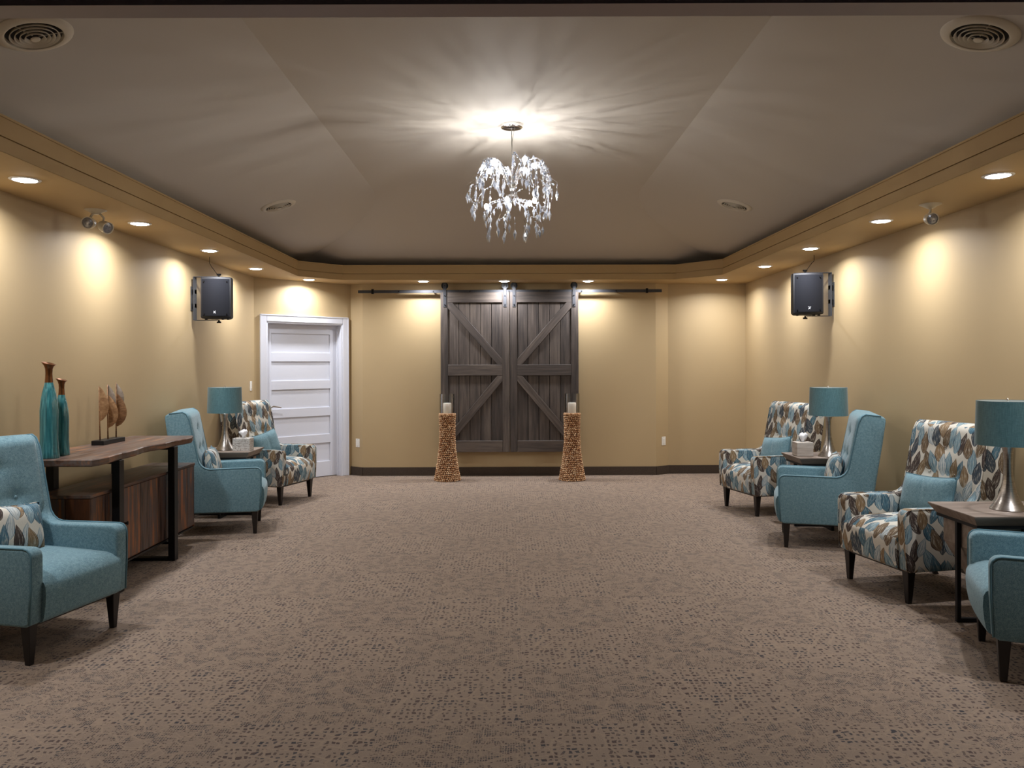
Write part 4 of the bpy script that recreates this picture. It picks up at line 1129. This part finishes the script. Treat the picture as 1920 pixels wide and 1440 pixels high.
beads = bmesh.new(); drops = []; bulbs = []
def addbeads(pts, step):
    for i in range(1, len(pts)-1, step):
        p = pts[i] + Vector((rnd.uniform(-.004,.004), rnd.uniform(-.004,.004), rnd.uniform(-.006,.002)))
        r_ = rnd.uniform(0.004, 0.0075)
        m_ = Matrix.Translation(p) @ Matrix.Rotation(rnd.uniform(0,3), 4, 'X') @ Matrix.Diagonal((r_,r_,r_*rnd.uniform(1,1.8),1))
        bmesh.ops.create_icosphere(beads, subdivisions=1, radius=1, matrix=m_)
NB = 12
hub = Vector((0,0,HZ))
for k in range(NB):
    a = 2*PI*(k+0.15*rnd.uniform(-1,1))/NB; d = Vector((math.cos(a), math.sin(a), 0)); s = Vector((-d.y, d.x, 0))
    Rr = 0.26 + rnd.uniform(-0.02,0.05); tz = -0.325 + rnd.uniform(-0.03,0.02)
    sw = rnd.uniform(-0.06,0.06)
    p3 = d*Rr + s*sw*1.6 + Vector((0,0,-0.50+rnd.uniform(-0.10,0.05)))
    main = bez(hub, d*0.10+Vector((0,0,HZ+0.32)), d*Rr*1.15+s*sw+Vector((0,0,tz+0.13)), p3, 22)
    mk('branch', tube(main, 0.0048, 6, taper=0.002), M['chrome'], t, smooth=True)
    addbeads(main, 1)
    # bulb on the arch
    q = main[11+rnd.randrange(-2,3)]
    if k % 2 == 0 or k == 5: bulbs.append(q + Vector((0,0,-0.02)))
    # crystals along the outer half
    for i in range(8, 23, 3):
        drops.append((main[i], rnd.uniform(0.045,0.075)))
    # side twigs
    for w_ in range(2):
        i0 = rnd.randrange(9, 16); q0 = main[i0]; e = q0 + s*rnd.choice((-1,1))*rnd.uniform(0.04,0.10) + d*rnd.uniform(-0.02,0.05) + Vector((0,0,-rnd.uniform(0.08,0.20)))
        tw = bez(q0, q0+Vector((0,0,0.05)), e+Vector((0,0,0.08)), e, 9)
        mk('branch', tube(tw, 0.0026, 5), M['chrome'], t, smooth=True); addbeads(tw, 1); drops.append((e, rnd.uniform(0.055,0.08)))
# lower ring of branches
NL = 9
for k in range(NL):
    a = 2*PI*(k+0.4)/NL; d = Vector((math.cos(a), math.sin(a), 0)); s = Vector((-d.y, d.x, 0))
    Rr = 0.19 + rnd.uniform(-0.06,0.03); e = d*Rr + s*rnd.uniform(-.05,.05) + Vector((0,0,-0.70+rnd.uniform(-0.06,0.05)))
    br = bez(hub+Vector((0,0,-0.03)), d*0.06+Vector((0,0,HZ-0.05)), d*Rr*1.35+Vector((0,0,-0.56)), e, 16)
    mk('branch', tube(br, 0.0026, 6, taper=0.0015), M['chrome'], t, smooth=True); addbeads(br, 1)
    if k % 2 == 0: bulbs.append(br[9+rnd.randrange(-1,3)] + Vector((0,0,0.01)))
    for i in (6, 10, 13, 16): drops.append((br[i], rnd.uniform(0.05,0.08)))
    e2 = e + Vector((rnd.uniform(-.03,.03), rnd.uniform(-.03,.03), -rnd.uniform(0.02,0.09)))
    mk('branch', tube([e, (e+e2)/2, e2], 0.0014, 5), M['chrome'], t); addbeads([e, (e+e2)/2, e2], 1); drops.append((e2, rnd.uniform(0.06,0.085)))
# loops that swing round the outside
for k in range(7):
    a = 2*PI*k/7+0.3; b_ = a + rnd.uniform(0.7,1.1); r0 = rnd.uniform(0.22,0.29)
    p0 = Vector((r0*math.cos(a), r0*math.sin(a), -0.40+rnd.uniform(-.05,.03))); p3 = Vector((r0*math.cos(b_), r0*math.sin(b_), -0.62+rnd.uniform(-.08,.06)))
    mid = (a+b_)/2
    lp = bez(p0, Vector((r0*1.2*math.cos(mid), r0*1.2*math.sin(mid), -0.42)), Vector((r0*1.2*math.cos(mid), r0*1.2*math.sin(mid), -0.66)), p3, 16)
    mk('branch', tube(lp, 0.002, 5), M['chrome'], t, smooth=True); addbeads(lp, 1)
    for i in (4, 8, 12, 16): drops.append((lp[i], rnd.uniform(0.045,0.07)))
# a few long outliers
for (dx, dy, z) in ((-0.325,0.0,-0.49),(0.33,0.02,-0.47),(-0.29,-0.05,-0.60),(0.25,-0.06,-0.62),(0.28,0.1,-0.60),(-0.1,-0.12,-0.76),(0.02,-0.1,-0.775),(0.10,0.02,-0.775),(0.18,-0.03,-0.755),(-0.17,0.02,-0.75),(-0.06,0.1,-0.77)):
    e = Vector((dx,dy,z)); q0 = Vector((dx*0.85,dy*0.85,z+0.09))
    mk('branch', tube([q0, (q0+e)/2+Vector((dx*0.08,0,0.01)), e], 0.0015, 5), M['chrome'], t); drops.append((e, 0.085)); addbeads([q0,(q0+e)/2,e], 1)
for p, h in drops:
    bm = bmesh.new(); octa(bm, p, h*0.16, h); mk('crystal_drop', bm, M['crystal'], t)
o = mk('bead_strand', beads, M['crystal'], t); o['kind'] = 'stuff'
for p in bulbs:
    bm = bmesh.new(); bmesh.ops.create_uvsphere(bm, u_segments=12, v_segments=8, radius=0.015, matrix=Matrix.Translation(p) @ Matrix.Diagonal((1,1,1.3,1)))
    b_ = mk('bulb', bm, M['bulb'], t, smooth=True)
    ld = bpy.data.lights.new('bulb_lamp', 'POINT'); ld.energy = BULB_W; ld.shadow_soft_size = 0.003; ld.color = (1.0,0.97,0.92)
    lo = bpy.data.objects.new('bulb_lamp', ld); C.objects.link(lo); lo.parent = t; lo.location = p
